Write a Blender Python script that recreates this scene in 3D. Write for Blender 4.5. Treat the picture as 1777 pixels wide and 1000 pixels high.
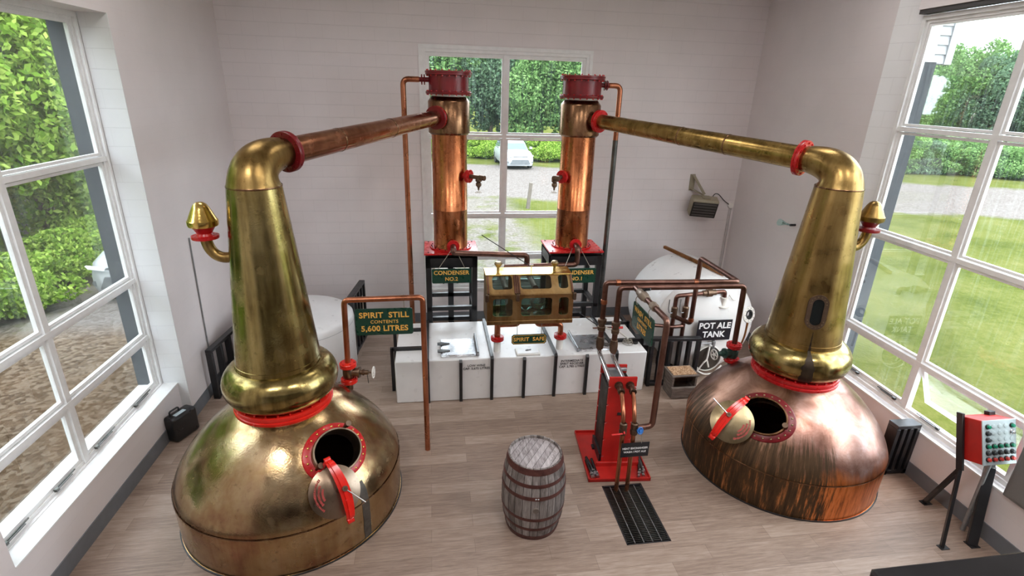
import bpy, bmesh, math, random
from mathutils import Vector, Matrix, Euler, noise as mnoise
R = math.radians
random.seed(7)
scene = bpy.context.scene
for o in list(bpy.data.objects): bpy.data.objects.remove(o)
COL = scene.collection
# ---------------------------------------------------------------- camera
FPX = 913.8; PITCH = .3605; YAW = .1543; ROLL = .0307
cd = bpy.data.cameras.new('camera'); cam = bpy.data.objects.new('camera', cd); COL.objects.link(cam)
cd.sensor_width = 36; cd.lens = FPX/1777*36; cd.clip_end = 600; cd.clip_start = .05
Fv = Vector((math.sin(YAW)*math.cos(PITCH), math.cos(YAW)*math.cos(PITCH), -math.sin(PITCH)))
R0 = Vector((math.cos(YAW), -math.sin(YAW), 0)); U0 = R0.cross(Fv)
Rv = R0*math.cos(ROLL)+U0*math.sin(ROLL); Uv = -R0*math.sin(ROLL)+U0*math.cos(ROLL)
m = Matrix((Rv, Uv, -Fv)).transposed().to_4x4(); m.translation = Vector((-.3478, -10, 4.496))
cam.matrix_world = m
scene.camera = cam
# ---------------------------------------------------------------- world, exposure, lamps
scene.view_settings.view_transform = 'Standard'; scene.view_settings.look = 'None'
scene.view_settings.gamma = 1; scene.view_settings.use_curve_mapping = False
scene.view_settings.exposure = 0.15
SKY = 8.5          # overcast sky strength
FILL = 22           # base watts of the added ceiling fill panels
w = bpy.data.worlds.new('overcast'); scene.world = w; w.use_nodes = True
nt = w.node_tree; nt.nodes.clear()
tc = nt.nodes.new('ShaderNodeTexCoord'); no = nt.nodes.new('ShaderNodeTexNoise'); no.inputs['Scale'].default_value = 2.2; no.inputs['Detail'].default_value = 5
mp = nt.nodes.new('ShaderNodeMapping'); mp.inputs['Scale'].default_value = (1, 1, 3)
cr = nt.nodes.new('ShaderNodeValToRGB'); cr.color_ramp.elements[0].position = .35; cr.color_ramp.elements[0].color = (.66, .76, .88, 1); cr.color_ramp.elements[1].position = .65; cr.color_ramp.elements[1].color = (.90, .94, 1, 1)
bg = nt.nodes.new('ShaderNodeBackground'); bg.inputs[1].default_value = SKY; wo = nt.nodes.new('ShaderNodeOutputWorld')
nt.links.new(tc.outputs['Generated'], mp.inputs[0]); nt.links.new(mp.outputs[0], no.inputs[0]); nt.links.new(no.outputs[0], cr.inputs[0]); nt.links.new(cr.outputs[0], bg.inputs[0]); nt.links.new(bg.outputs[0], wo.inputs[0])
sd = bpy.data.lights.new('sun', 'SUN'); sd.energy = 6.0; sd.angle = R(60); sd.color = (1, .97, .92)
so = bpy.data.objects.new('sun', sd); so.rotation_euler = (R(28), R(22), 0); COL.objects.link(so)

# ---------------------------------------------------------------- materials
MATS = {}
class NG:
    def __init__(s, name):
        s.m = bpy.data.materials.new(name); s.m.use_nodes = True; s.t = s.m.node_tree
        s.b = s.t.nodes['Principled BSDF']; s.out = s.t.nodes['Material Output']; MATS[name] = s.m
    def n(s, typ, **kw):
        nd = s.t.nodes.new('ShaderNode'+typ)
        for k, v in kw.items():
            if k in nd.inputs: nd.inputs[k].default_value = v
            else: setattr(nd, k, v)
        return nd
    def l(s, a, b): s.t.links.new(a, b)
    def coord(s, scale=(1, 1, 1), kind='Object', rot=(0, 0, 0)):
        c = s.n('TexCoord'); mpn = s.n('Mapping'); mpn.inputs['Scale'].default_value = scale; mpn.inputs['Rotation'].default_value = rot
        s.l(c.outputs[kind], mpn.inputs[0]); return mpn.outputs[0]
    def noise(s, vec, scale, detail=4, rough=.55, dist=0):
        nd = s.n('TexNoise', Scale=scale, Detail=detail, Roughness=rough, Distortion=dist); s.l(vec, nd.inputs['Vector']); return nd.outputs[0]
    def ramp(s, fac, stops):
        nd = s.n('ValToRGB'); e = nd.color_ramp.elements
        while len(e) < len(stops): e.new(.5)
        for i, (p, c) in enumerate(stops):
            e[i].position = p; e[i].color = (c, c, c, 1) if isinstance(c, (int, float)) else (*c, 1)
        s.l(fac, nd.inputs[0]); return nd.outputs[0]
    def mix(s, fac, a, b, mode='MIX'):
        nd = s.n('Mix', data_type='RGBA', blend_type=mode)
        for sock, v in ((nd.inputs[0], fac), (nd.inputs[6], a), (nd.inputs[7], b)):
            if isinstance(v, (int, float)): sock.default_value = v
            elif isinstance(v, tuple): sock.default_value = (*v, 1)
            else: s.l(v, sock)
        return nd.outputs[2]
    def math(s, op, a, b=0, c=0):
        nd = s.n('Math', operation=op)
        for sock, v in zip(nd.inputs, (a, b, c)):
            if isinstance(v, (int, float)): sock.default_value = v
            else: s.l(v, sock)
        return nd.outputs[0]
    def bump(s, h, strength=.3, dist=.01):
        nd = s.n('Bump', Strength=strength, Distance=dist); s.l(h, nd.inputs['Height']); s.l(nd.outputs[0], s.b.inputs['Normal'])
    def set(s, **kw):
        for k, v in kw.items():
            sock = s.b.inputs[k.replace('_', ' ')]
            if isinstance(v, (int, float)): sock.default_value = v
            elif isinstance(v, tuple): sock.default_value = (*v, 1)
            else: s.l(v, sock)
        return s
def simple(name, col, rough=.5, metal=0, var=.12, scale=6, bump=0, spec=.5):
    g = NG(name); v = g.coord(); n1 = g.noise(v, scale)
    a = tuple(max(0, c*(1-var)) for c in col); b = tuple(min(1, c*(1+var)) for c in col)
    g.set(Base_Color=g.ramp(n1, [(.3, a), (.7, b)]), Roughness=g.ramp(g.noise(v, scale*2.3), [(.3, max(.02, rough-.06)), (.7, min(1, rough+.06))]), Metallic=metal)
    g.b.inputs['Specular IOR Level'].default_value = spec
    if bump: g.bump(g.noise(v, scale*5), bump, .004)
    return g
def metal(name, cols, rough=.28, streak=.6, bump=.12):
    # cols: dark, main, light; vertical streaks and patches of tarnish
    g = NG(name); v = g.coord(); vs = g.coord((7, 7, .55))
    p = g.noise(v, 1.7, 5, .6, .6); st = g.noise(vs, 1.6, 5, .6)
    c = g.ramp(p, [(.33, cols[0]), (.5, cols[1]), (.68, cols[2])])
    c = g.mix(streak, c, g.ramp(st, [(.36, cols[0]), (.52, cols[1]), (.7, cols[2])]))
    spots = g.ramp(g.noise(v, 14, 3), [(.62, 0.), (.72, 1.)])
    c = g.mix(g.math('MULTIPLY', spots, .35), c, tuple(x*.35 for x in cols[0]))
    g.set(Base_Color=c, Metallic=1., Roughness=g.ramp(g.noise(v, 5, 5), [(.3, rough-.07), (.7, rough+.12)]))
    g.bump(g.mix(.5, g.noise(v, 9, 2), g.noise(v, 60, 2)), bump, .01)
    return g
# walls: painted concrete block
def wall_mat(name, axis, mort=.80, col=(.745, .695, .70), bs=.35):
    g = NG(name); c = g.n('TexCoord'); sp = g.n('SeparateXYZ'); g.l(c.outputs['Object'], sp.inputs[0]); cb = g.n('CombineXYZ')
    g.l(sp.outputs[axis], cb.inputs[0]); g.l(sp.outputs[2], cb.inputs[1])
    br = g.n('TexBrick', Scale=1., offset=.5); br.inputs['Mortar Size'].default_value = .006; br.inputs['Mortar Smooth'].default_value = .6
    br.inputs['Brick Width'].default_value = .42; br.inputs['Row Height'].default_value = .208
    br.inputs['Color1'].default_value = (1, 1, 1, 1); br.inputs['Color2'].default_value = (.97, .97, .97, 1); br.inputs['Mortar'].default_value = (mort, mort, mort, 1)
    g.l(cb.outputs[0], br.inputs[0])
    # bed joints carry most of the pattern, head joints are nearly filled with paint
    fz = g.math('FRACT', g.math('DIVIDE', sp.outputs[2], .208)); ed = g.math('MINIMUM', fz, g.math('SUBTRACT', 1., fz))
    jn = g.ramp(g.math('ADD', ed, g.math('MULTIPLY', g.math('SUBTRACT', g.noise(c.outputs['Object'], 3, 3), .5), .03)), [(.008, 1.), (.026, 0.)])
    fade = g.ramp(g.noise(c.outputs['Object'], .9, 3), [(.3, .25), (.7, 1.)]); jn = g.math('MULTIPLY', jn, fade)
    pt = g.ramp(g.noise(c.outputs['Object'], 1.3, 5), [(.3, tuple(x*.96 for x in col)), (.7, tuple(min(1, x*1.03) for x in col))])
    marks = g.ramp(g.noise(c.outputs['Object'], 23, 2), [(.76, 0.), (.79, .4)])
    bb = g.mix(.30, (1., 1., 1.), br.outputs[0])
    cc = g.mix(g.math('MULTIPLY', jn, (1-mort)*1.3), g.mix(1., pt, bb, 'MULTIPLY'), (.36, .33, .34))
    g.set(Base_Color=g.mix(marks, cc, (.5, .45, .4)), Roughness=.55)
    h = g.mix(.3, g.math('SUBTRACT', 1., jn), g.mix(.5, br.outputs[0], g.noise(c.outputs['Object'], 40, 3))); g.bump(h, bs, .008)
wall_mat('wall paint back', 0); wall_mat('wall paint side', 1, .965, bs=.12); wall_mat('wall paint reveal', 0, .86, (.74, .74, .75), .3)
simple('ceiling paint', (.72, .70, .69), .8, var=.03)
g = NG('floor planks'); v = g.coord()
br = g.n('TexBrick', Scale=1., offset=.37, offset_frequency=2); br.inputs['Mortar Size'].default_value = .0018; br.inputs['Brick Width'].default_value = 1.22; br.inputs['Row Height'].default_value = .178
br.inputs['Color1'].default_value = (.0, 0, 0, 1); br.inputs['Color2'].default_value = (1, 1, 1, 1); br.inputs['Mortar'].default_value = (.5, .5, .5, 1); g.l(v, br.inputs[0])
gr = g.noise(g.coord((1.3, 16, 1)), 2.4, 7, .65, .5); gr2 = g.noise(g.coord((4, 70, 1)), 2, 4)
tone = g.mix(.22, gr, br.outputs[0]); tone = g.mix(.25, tone, gr2)
c = g.ramp(tone, [(.32, (.185, .128, .098)), (.5, (.305, .222, .175)), (.68, (.43, .335, .275))])
c = g.mix(g.math('MULTIPLY', br.outputs[1], .65), c, (.12, .085, .065))
g.set(Base_Color=c, Roughness=g.ramp(gr, [(.3, .42), (.7, .58)])); g.bump(g.mix(.5, gr2, br.outputs[1]), .08, .004)
simple('grey skirting', (.155, .165, .185), .5, var=.06)
simple('window paint', (.80, .80, .80), .42, var=.05, scale=9)
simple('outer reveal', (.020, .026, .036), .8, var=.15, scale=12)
simple('dark lintel', (.06, .058, .06), .6)
simple('siding', (.36, .375, .40), .6, var=.03, spec=.1)
# window glass with dried rain streaks and dust
g = NG('window glass'); v = g.coord((1, 1, 1)); t = g.n('BsdfTransparent'); t.inputs[0].default_value = (.95, .965, .955, 1)
gl = g.n('BsdfGlossy', Roughness=.02); fr = g.n('Fresnel', IOR=1.45); m1 = g.n('MixShader'); g.l(g.math('MULTIPLY', fr.outputs[0], .25), m1.inputs[0]); g.l(t.outputs[0], m1.inputs[1]); g.l(gl.outputs[0], m1.inputs[2])
df = g.n('BsdfTranslucent'); df.inputs[0].default_value = (.72, .84, .84, 1); m2 = g.n('MixShader')
stk = g.ramp(g.noise(g.coord((22, 22, .8)), 2., 4, .6), [(.50, 0.), (.74, .05)])
zone = g.ramp(g.noise(g.coord((.8, .8, .5)), 1.1, 2), [(.35, .15), (.70, .9)])
g.l(g.math('ADD', g.math('MULTIPLY', stk, zone), .004), m2.inputs[0]); g.l(m1.outputs[0], m2.inputs[1]); g.l(df.outputs[0], m2.inputs[2]); g.l(m2.outputs[0], g.out.inputs[0])
metal('brass', ((.12, .085, .028), (.34, .26, .095), (.50, .41, .19)), .2)
metal('brass pot', ((.27, .125, .075), (.40, .275, .135), (.54, .42, .26)), .2, .3, .18)
metal('bright brass', ((.55, .36, .08), (.78, .55, .16), (.85, .63, .22)), .2, .2)
metal('old brass', ((.15, .09, .03), (.33, .215, .075), (.47, .33, .13)), .30, .5)
metal('copper', ((.22, .065, .025), (.50, .175, .070), (.70, .31, .15)), .25, .75, .06)
metal('lyne copper', ((.27, .10, .05), (.42, .185, .10), (.55, .28, .16)), .22, .35, .03)
metal('lyne brass', ((.16, .10, .03), (.36, .235, .075), (.52, .37, .14)), .25, .5, .05)
metal('collar bronze', ((.12, .06, .032), (.235, .125, .065), (.36, .22, .12)), .24, .7, .06)
metal('copper pipe', ((.26, .085, .04), (.48, .185, .10), (.62, .28, .17)), .3, .3, .03)
metal('dull copper pipe', ((.09, .045, .035), (.185, .095, .075), (.30, .17, .13)), .36, .3, .04)
metal('rust', ((.12, .05, .02), (.30, .13, .05), (.42, .22, .10)), .6, .3, .2)
metal('steel', ((.42, .42, .44), (.62, .62, .64), (.78, .78, .8)), .24, .3, .04)
metal('lid steel', ((.20, .14, .095), (.32, .235, .17), (.44, .35, .27)), .33, .2, .05)
metal('lid brass', ((.22, .165, .085), (.38, .30, .175), (.48, .40, .26)), .33, .2, .05)
metal('dark steel', ((.06, .06, .06), (.13, .13, .125), (.22, .22, .21)), .4, .3, .05)
metal('bronze valve', ((.08, .05, .035), (.18, .12, .085), (.28, .20, .14)), .42, .3, .1)
simple('red paint', (.50, .012, .014), .28, var=.15, scale=5)
simple('dark red paint', (.17, .006, .010), .33, var=.2, scale=5)
simple('bright red paint', (.72, .02, .012), .22, var=.1)
simple('exchanger red', (.46, .016, .012), .38, var=.18, scale=4)
simple('red lettering', (.40, .05, .04), .5)
simple('black steel', (.014, .014, .016), .36, var=.3)
simple('black plastic', (.010, .010, .011), .32, var=.2)
simple('black gloss', (.010, .010, .012), .14, var=.3, scale=14)
simple('grey steel', (.23, .235, .25), .4, var=.08)
simple('grey cabinet', (.17, .168, .165), .45, var=.05)
simple('galvanised', (.30, .31, .32), .4, .6, var=.15, scale=16)
simple('white tank', (.76, .75, .75), .32, var=.035, scale=3)
simple('white fitting', (.78, .76, .72), .35, var=.05)
simple('panel grey', (.42, .50, .53), .35, var=.04)
simple('sign green', (.005, .045, .028), .3, var=.04)
simple('sign gold', (.80, .44, .09), .45, var=.1)
simple('sign black', (.010, .011, .016), .32, var=.1)
simple('sign white', (.85, .85, .86), .5, var=.02)
simple('printed black', (.03, .03, .035), .5)
simple('wire', (.40, .36, .30), .4, .7)
simple('heater cream', (.30, .265, .19), .5, var=.1)
simple('heater grille', (.022, .019, .017), .45, var=.2)
simple('valve green', (.02,.055,.045), .4)
simple('galvanised brown', (.30,.24,.19), .4, .5)
simple('manway brown', (.035,.027,.021), .5)
simple('port rim', (.02,.02,.02), .4)
simple('heater rib', (.10,.09,.085), .35)
simple('wall grey', (.52,.48,.48), .6)
simple('red handle', (.62, .03, .03), .35)
simple('blue handle', (.03, .16, .50), .35)
simple('button green', (.005, .22, .12), .3); simple('button red', (.55, .05, .04), .3); simple('button dark', (.05, .06, .065), .3)
simple('tyre', (.02, .02, .02), .8); simple('car paint', (.33, .35, .37), .2, var=.02); simple('car glass', (.06, .09, .10), .05, var=.1); simple('car black', (.10, .11, .12), .4)
simple('headlight', (.75, .8, .84), .1); simple('post wood', (.11, .09, .075), .8)
g = NG('cork granules'); v = g.coord(); vo = g.n('TexVoronoi', Scale=70.); g.l(v, vo.inputs['Vector'])
sx = g.n('SeparateColor'); g.l(vo.outputs['Color'], sx.inputs[0]); g.set(Base_Color=g.ramp(sx.outputs[0], [(.1, (.26, .13, .06)), (.5, (.46, .27, .15)), (.9, (.60, .40, .25))]), Roughness=.9); g.bump(vo.outputs['Distance'], .5, .01)
g = NG('worn grey wood'); v = g.coord((2, 2, 14)); n1 = g.noise(v, 2.5, 6, .65); g.set(Base_Color=g.ramp(n1, [(.3, (.085, .065, .055)), (.55, (.18, .145, .125)), (.75, (.30, .26, .235))]), Roughness=.75); g.bump(n1, .3, .01)
# barrel staves: weathered oak
g = NG('barrel oak'); c = g.n('TexCoord'); sp = g.n('SeparateXYZ'); g.l(c.outputs['Object'], sp.inputs[0])
ang = g.math('ARCTAN2', sp.outputs[1], sp.outputs[0]); seg = g.math('MULTIPLY', ang, 24/math.tau); fl = g.math('FLOOR', seg); frc = g.math('FRACT', seg)
wn = g.n('TexWhiteNoise', noise_dimensions='1D'); g.l(fl, wn.inputs['W'])
n1 = g.noise(g.coord((12, 12, 1.4)), 2.2, 7, .7, .4)
c1 = g.ramp(g.mix(.25, n1, wn.outputs[0]), [(.30, (.055, .042, .038)), (.48, (.17, .145, .135)), (.62, (.30, .27, .255)), (.75, (.42, .39, .37))])
gap = g.math('LESS_THAN', g.math('MINIMUM', frc, g.math('SUBTRACT', 1., frc)), .035)
g.set(Base_Color=g.mix(gap, c1, (.02, .015, .012)), Roughness=.8); g.bump(n1, .5, .01)
g = NG('barrel head oak'); v = g.coord((1, 1, 1), rot=(0, 0, R(35))); sp = g.n('SeparateXYZ'); g.l(v, sp.inputs[0])
seg = g.math('MULTIPLY', sp.outputs[0], 14.); fl = g.math('FLOOR', seg); frc = g.math('FRACT', seg); wn = g.n('TexWhiteNoise', noise_dimensions='1D'); g.l(fl, wn.inputs['W'])
n1 = g.noise(g.coord((18, 3, 1), rot=(0, 0, R(35))), 3, 7, .7, .4)
c1 = g.ramp(g.mix(.2, n1, wn.outputs[0]), [(.3, (.16, .135, .135)), (.5, (.38, .34, .345)), (.7, (.56, .51, .515))])
gap = g.math('LESS_THAN', g.math('MINIMUM', frc, g.math('SUBTRACT', 1., frc)), .03)
g.set(Base_Color=g.mix(gap, c1, (.05, .04, .04)), Roughness=.75); g.bump(n1, .3, .006)
simple('hoop iron', (.10, .036, .030), .5, .35, var=.35, scale=14, bump=.2)
# wash still pot: copper with a wide run of dark spills below the manway
g = NG('copper pot'); v = g.coord(); c = g.n('TexCoord'); sp = g.n('SeparateXYZ'); g.l(c.outputs['Object'], sp.inputs[0])
ang = g.math('ARCTAN2', sp.outputs[1], sp.outputs[0])
cb = g.n('CombineXYZ'); g.l(g.math('MULTIPLY', g.math('COSINE', ang), 9.), cb.inputs[0]); g.l(g.math('MULTIPLY', g.math('SINE', ang), 9.), cb.inputs[1]); g.l(g.math('MULTIPLY', sp.outputs[2], .8), cb.inputs[2])
st = g.noise(cb.outputs[0], 3.2, 6, .7); p = g.noise(v, 1.4, 5, .6, .5)
low = g.ramp(g.math('ADD', sp.outputs[2], g.math('MULTIPLY', g.math('SUBTRACT', p, .5), .5)), [(.50, 1.), (.66, 0.)])
p2 = g.noise(v, 3.4, 6, .65, .8)
c1 = g.ramp(g.mix(.5, p, p2), [(.36, (.15, .075, .055)), (.47, (.29, .155, .12)), (.55, (.39, .235, .195)), (.66, (.52, .39, .365))])
brown = g.ramp(g.math('ADD', g.math('ARCCOSINE', g.math('COSINE', g.math('SUBTRACT', ang, R(-170)))), g.math('MULTIPLY', g.math('SUBTRACT', p2, .5), 1.6)), [(.5, .75), (1.1, 0.)])
c1 = g.mix(brown, c1, g.ramp(p2, [(.35, (.17, .085, .05)), (.65, (.36, .20, .13))]))
c2 = g.ramp(st, [(.3, (.36, .10, .03)), (.52, (.74, .24, .07)), (.72, (.88, .38, .15))])
cc = g.mix(low, c1, c2)
da = g.math('ARCCOSINE', g.math('COSINE', g.math('SUBTRACT', ang, R(-152))))
side = g.ramp(g.math('ADD', da, g.math('MULTIPLY', g.math('SUBTRACT', st, .5), 1.3)), [(.80, 1.), (1.02, 0.)])
hz = g.ramp(g.math('ADD', sp.outputs[2], g.math('MULTIPLY', g.math('SUBTRACT', st, .5), .7)), [(.76, 1.), (.90, 0.)])
stain = g.math('MULTIPLY', g.math('MULTIPLY', side, hz), g.ramp(st, [(.54, 1.), (.70, .35)]))
cc = g.mix(stain, cc, g.ramp(st, [(.3, (.035, .022, .012)), (.6, (.12, .065, .03))]))
g.set(Base_Color=cc, Metallic=g.math('SUBTRACT', 1., g.math('MULTIPLY', stain, .35)), Roughness=g.math('ADD', g.ramp(p, [(.3, .27), (.7, .40)]), g.math('MULTIPLY', stain, .2)))
g.bump(g.mix(.5, g.noise(v, 8, 2), g.noise(v, 50, 2)), .15, .01)
simple('spill stain', (.035, .022, .012), .5, .5, var=.5, scale=14)
simple('grey spill', (.11, .095, .08), .5, .5, var=.4, scale=9)
def glassy(name, col, mixf=.75, rough=.03):
    g = NG(name); t = g.n('BsdfTransparent'); t.inputs[0].default_value = (*col, 1); gl = g.n('BsdfGlossy', Roughness=rough)
    fr = g.n('LayerWeight', Blend=.25); ms = g.n('MixShader'); g.l(g.math('ADD', g.math('MULTIPLY', fr.outputs['Fresnel'], .8), .04), ms.inputs[0]); g.l(t.outputs[0], ms.inputs[1]); g.l(gl.outputs[0], ms.inputs[2]); g.l(ms.outputs[0], g.out.inputs[0])
metal('safe brass', ((.15, .08, .035), (.36, .225, .095), (.50, .35, .17)), .40, .3, .06)
glassy('back glass', (.22, .30, .29))
glassy('safe glass', (.70, .80, .76)); glassy('vessel glass', (.62, .90, .86))
simple('dark glass', (.006, .008, .008), .08)
def leafmat(name, dark, mid, light):
    g = NG(name); ge = g.n('NewGeometry'); c = g.ramp(ge.outputs['Random Per Island'], [(0., dark), (.5, mid), (1., light)])
    d = g.n('BsdfDiffuse'); t = g.n('BsdfTranslucent'); ms = g.n('MixShader'); ms.inputs[0].default_value = .4
    g.l(c, d.inputs[0]); g.l(c, t.inputs[0]); g.l(d.outputs[0], ms.inputs[1]); g.l(t.outputs[0], ms.inputs[2]); g.l(ms.outputs[0], g.out.inputs[0])
leafmat('leaf bright', (.09, .18, .02), (.19, .31, .045), (.34, .45, .10))
leafmat('leaf mid', (.075, .15, .05), (.15, .27, .09), (.25, .38, .15))
leafmat('leaf dark', (.06, .11, .065), (.11, .18, .105), (.18, .27, .16))
simple('bark', (.13, .10, .08), .9, var=.3, scale=10)
# ground: lawn, gravel drive and road in one surface
g = NG('ground'); c = g.n('TexCoord'); sp = g.n('SeparateXYZ'); g.l(c.outputs['Object'], sp.inputs[0]); v = c.outputs['Object']
wob = g.math('MULTIPLY', g.math('SUBTRACT', g.noise(v, .45, 5, .6), .5), 3.2); X, Y = sp.outputs[0], sp.outputs[1]
near = g.ramp(g.math('ADD', g.math('ADD', g.math('SUBTRACT', Y, 13.6), g.math('MULTIPLY', X, .19)), wob), [(.0, 0.), (.9, 1.)])
far = g.ramp(g.math('SUBTRACT', g.math('SUBTRACT', 26.4, Y), g.math('ADD', g.math('MULTIPLY', X, .275), wob)), [(.0, 0.), (.9, 1.)])
road = g.math('MULTIPLY', near, far)
dl = g.ramp(g.math('ADD', g.math('ADD', X, 7.9), g.math('MULTIPLY', wob, .35)), [(.0, 0.), (.35, 1.)]); dr = g.ramp(g.math('SUBTRACT', -3.4, X), [(.0, 0.), (.5, 1.)])
ylim = g.ramp(g.math('SUBTRACT', 20., Y), [(0., 0.), (.9, 1.)])
drive = g.math('MULTIPLY', g.math('MULTIPLY', dl, dr), ylim)
gv = g.math('MAXIMUM', road, drive)
patch = g.math('MULTIPLY', g.ramp(g.noise(v, .9, 5, .65), [(.34, 0.), (.50, .9)]), g.math('MULTIPLY', g.ramp(g.math('SUBTRACT', 3.4, X), [(0., 0.), (.9, 1.)]), g.ramp(g.math('SUBTRACT', 14.5, Y), [(0., 0.), (.9, 1.)])))
gv = g.math('MAXIMUM', gv, patch)
gn = g.noise(v, 5.5, 7, .8); grass = g.ramp(g.mix(.5, g.noise(v, .5, 4), gn), [(.34, (.034, .046, .009)), (.5, (.066, .076, .019)), (.68, (.104, .102, .036))])
vor = g.n('TexVoronoi', Scale=16.); g.l(v, vor.inputs['Vector']); vc = g.n('SeparateColor'); g.l(vor.outputs['Color'], vc.inputs[0])
brn = g.ramp(g.noise(v, .8, 5, .6), [(.35, 0.), (.65, 1.)])
stn = g.ramp(g.mix(.45, vc.outputs[0], g.noise(v, 30, 3, .8)), [(.28, (.046, .030, .019)), (.5, (.086, .060, .041)), (.72, (.140, .108, .081))])
stn = g.mix(g.math('MULTIPLY', brn, .35), stn, (.13, .08, .045))
rc = g.ramp(g.mix(.5, gn, vc.outputs[0]), [(.3, (.095, .083, .076)), (.7, (.138, .125, .118))])
stn = g.mix(g.ramp(Y, [(.0, 0.), (.8, 1.)]), stn, rc)
g.set(Base_Color=g.mix(gv, grass, stn), Roughness=1.); g.b.inputs['Specular IOR Level'].default_value = 0; g.bump(g.mix(.5, gn, vor.outputs['Distance']), .5, .04)
def mat(n): return MATS[n]

# ---------------------------------------------------------------- mesh builder
class MB:
    def __init__(s): s.bm = bmesh.new()
    def _xf(s, vs, mtx):
        if mtx is not None: bmesh.ops.transform(s.bm, matrix=mtx, verts=vs)
    def box(s, lo, hi, bev=0, mtx=None, seg=1):
        lo, hi = Vector(lo), Vector(hi); c = (lo+hi)/2; d = hi-lo
        r = bmesh.ops.create_cube(s.bm, size=1, matrix=Matrix.Translation(c) @ Matrix.Diagonal((abs(d.x), abs(d.y), abs(d.z), 1)))
        vs = r['verts']
        if bev:
            es = list({e for v in vs for e in v.link_edges})
            rr = bmesh.ops.bevel(s.bm, geom=es, offset=min(bev, .45*min(abs(d.x), abs(d.y), abs(d.z))), segments=seg, profile=.5, affect='EDGES')
            vs = list({v for f in rr['faces'] for v in f.verts} | {v for v in vs if v.is_valid})
        s._xf(vs, mtx); return s
    def beam(s, p0, p1, wx, wy, bev=0, up=(0, 0, 1)):
        # rectangular bar from p0 to p1
        p0, p1 = Vector(p0), Vector(p1); z = (p1-p0); L = z.length; z.normalize(); upv = Vector(up)
        if abs(z.dot(upv)) > .97: upv = Vector((0, 1, 0))
        x = upv.cross(z).normalized(); y = z.cross(x)
        mt = Matrix((x, y, z)).transposed().to_4x4(); mt.translation = p0
        return s.box((-wx/2, -wy/2, 0), (wx/2, wy/2, L), bev, mt)
    def lathe(s, prof, mtx=None, seg=32, skip=None, a0=0, a1=math.tau):
        full = abs(a1-a0-math.tau) < 1e-6; n = seg if full else seg+1; rows = []
        for r, z in prof:
            if r < 1e-6: rows.append([s.bm.verts.new((0, 0, z))])
            else: rows.append([s.bm.verts.new((r*math.cos(a0+(a1-a0)*i/seg), r*math.sin(a0+(a1-a0)*i/seg), z)) for i in range(n)])
        for a, b in zip(rows, rows[1:]):
            for i in range(seg):
                j = (i+1) % n
                if len(a) == 1 and len(b) == 1: continue
                q = [a[0], b[j], b[i]] if len(a) == 1 else ([a[i], a[j], b[0]] if len(b) == 1 else [a[i], a[j], b[j], b[i]])
                if skip:
                    cc = sum((v.co for v in q), Vector())/len(q)
                    if skip(cc): continue
                try: s.bm.faces.new(q)
                except ValueError: pass
        s._xf([v for r_ in rows for v in r_], mtx); return s
    def cyl(s, p0, p1, r, r1=None, seg=20, cap=True):
        p0, p1 = Vector(p0), Vector(p1); L = (p1-p0).length; r1 = r if r1 is None else r1
        pr = [(r, 0), (r1, L)]
        if cap: pr = [(0, 0)]+pr+[(0, L)]
        return s.lathe(pr, frame(p0, p1-p0), seg)
    def rev(s, prof, p0, d, seg=24): return s.lathe(prof, frame(p0, d), seg)
    def tube(s, pts, r, bend=.05, seg=12, cap=True, n=5):
        pts = [Vector(p) for p in pts]; path = [pts[0]]
        for i in range(1, len(pts)-1):
            a, b, c = pts[i-1], pts[i], pts[i+1]; d0 = (a-b); d1 = (c-b); k = min(bend, d0.length*.49, d1.length*.49)
            if bend <= 0: path.append(b); continue
            s0 = b+d0.normalized()*k; s1 = b+d1.normalized()*k
            for j in range(n+1):
                t = j/n; path.append(s0*(1-t)**2+b*2*t*(1-t)+s1*t*t)
        path.append(pts[-1]); rad = r if isinstance(r, (list, tuple)) else None
        return s.sweep(path, (lambda t: r) if rad is None else (lambda t: rad[0]+(rad[1]-rad[0])*t), seg, cap)
    def sweep(s, path, rf, seg=12, cap=True):
        path = [Vector(p) for p in path]; L = [0]
        for a, b in zip(path, path[1:]): L.append(L[-1]+(b-a).length)
        T = []
        for i in range(len(path)):
            t = (path[min(i+1, len(path)-1)]-path[max(i-1, 0)]); T.append(t.normalized())
        up = Vector((0, 0, 1)) if abs(T[0].z) < .9 else Vector((1, 0, 0)); x = up.cross(T[0]).normalized(); rows = []
        for i, p in enumerate(path):
            x = (x-T[i]*x.dot(T[i])).normalized(); y = T[i].cross(x); r = rf(L[i]/L[-1])
            rows.append([s.bm.verts.new(p+x*r*math.cos(math.tau*k/seg)+y*r*math.sin(math.tau*k/seg)) for k in range(seg)])
        for a, b in zip(rows, rows[1:]):
            for k in range(seg): s.bm.faces.new([a[k], a[(k+1) % seg], b[(k+1) % seg], b[k]])
        if cap: s.bm.faces.new(rows[0][::-1]); s.bm.faces.new(rows[-1])
        return s
    def poly(s, pts, h, mtx=None):
        # prism: 2D outline extruded h along z
        a = [s.bm.verts.new((x, y, 0)) for x, y in pts]; b = [s.bm.verts.new((x, y, h)) for x, y in pts]; n = len(pts)
        s.bm.faces.new(a[::-1]); s.bm.faces.new(b)
        for i in range(n): s.bm.faces.new([a[i], a[(i+1) % n], b[(i+1) % n], b[i]])
        s._xf(a+b, mtx); return s
    def quad(s, pts): s.bm.faces.new([s.bm.verts.new(p) for p in pts]); return s
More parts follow.
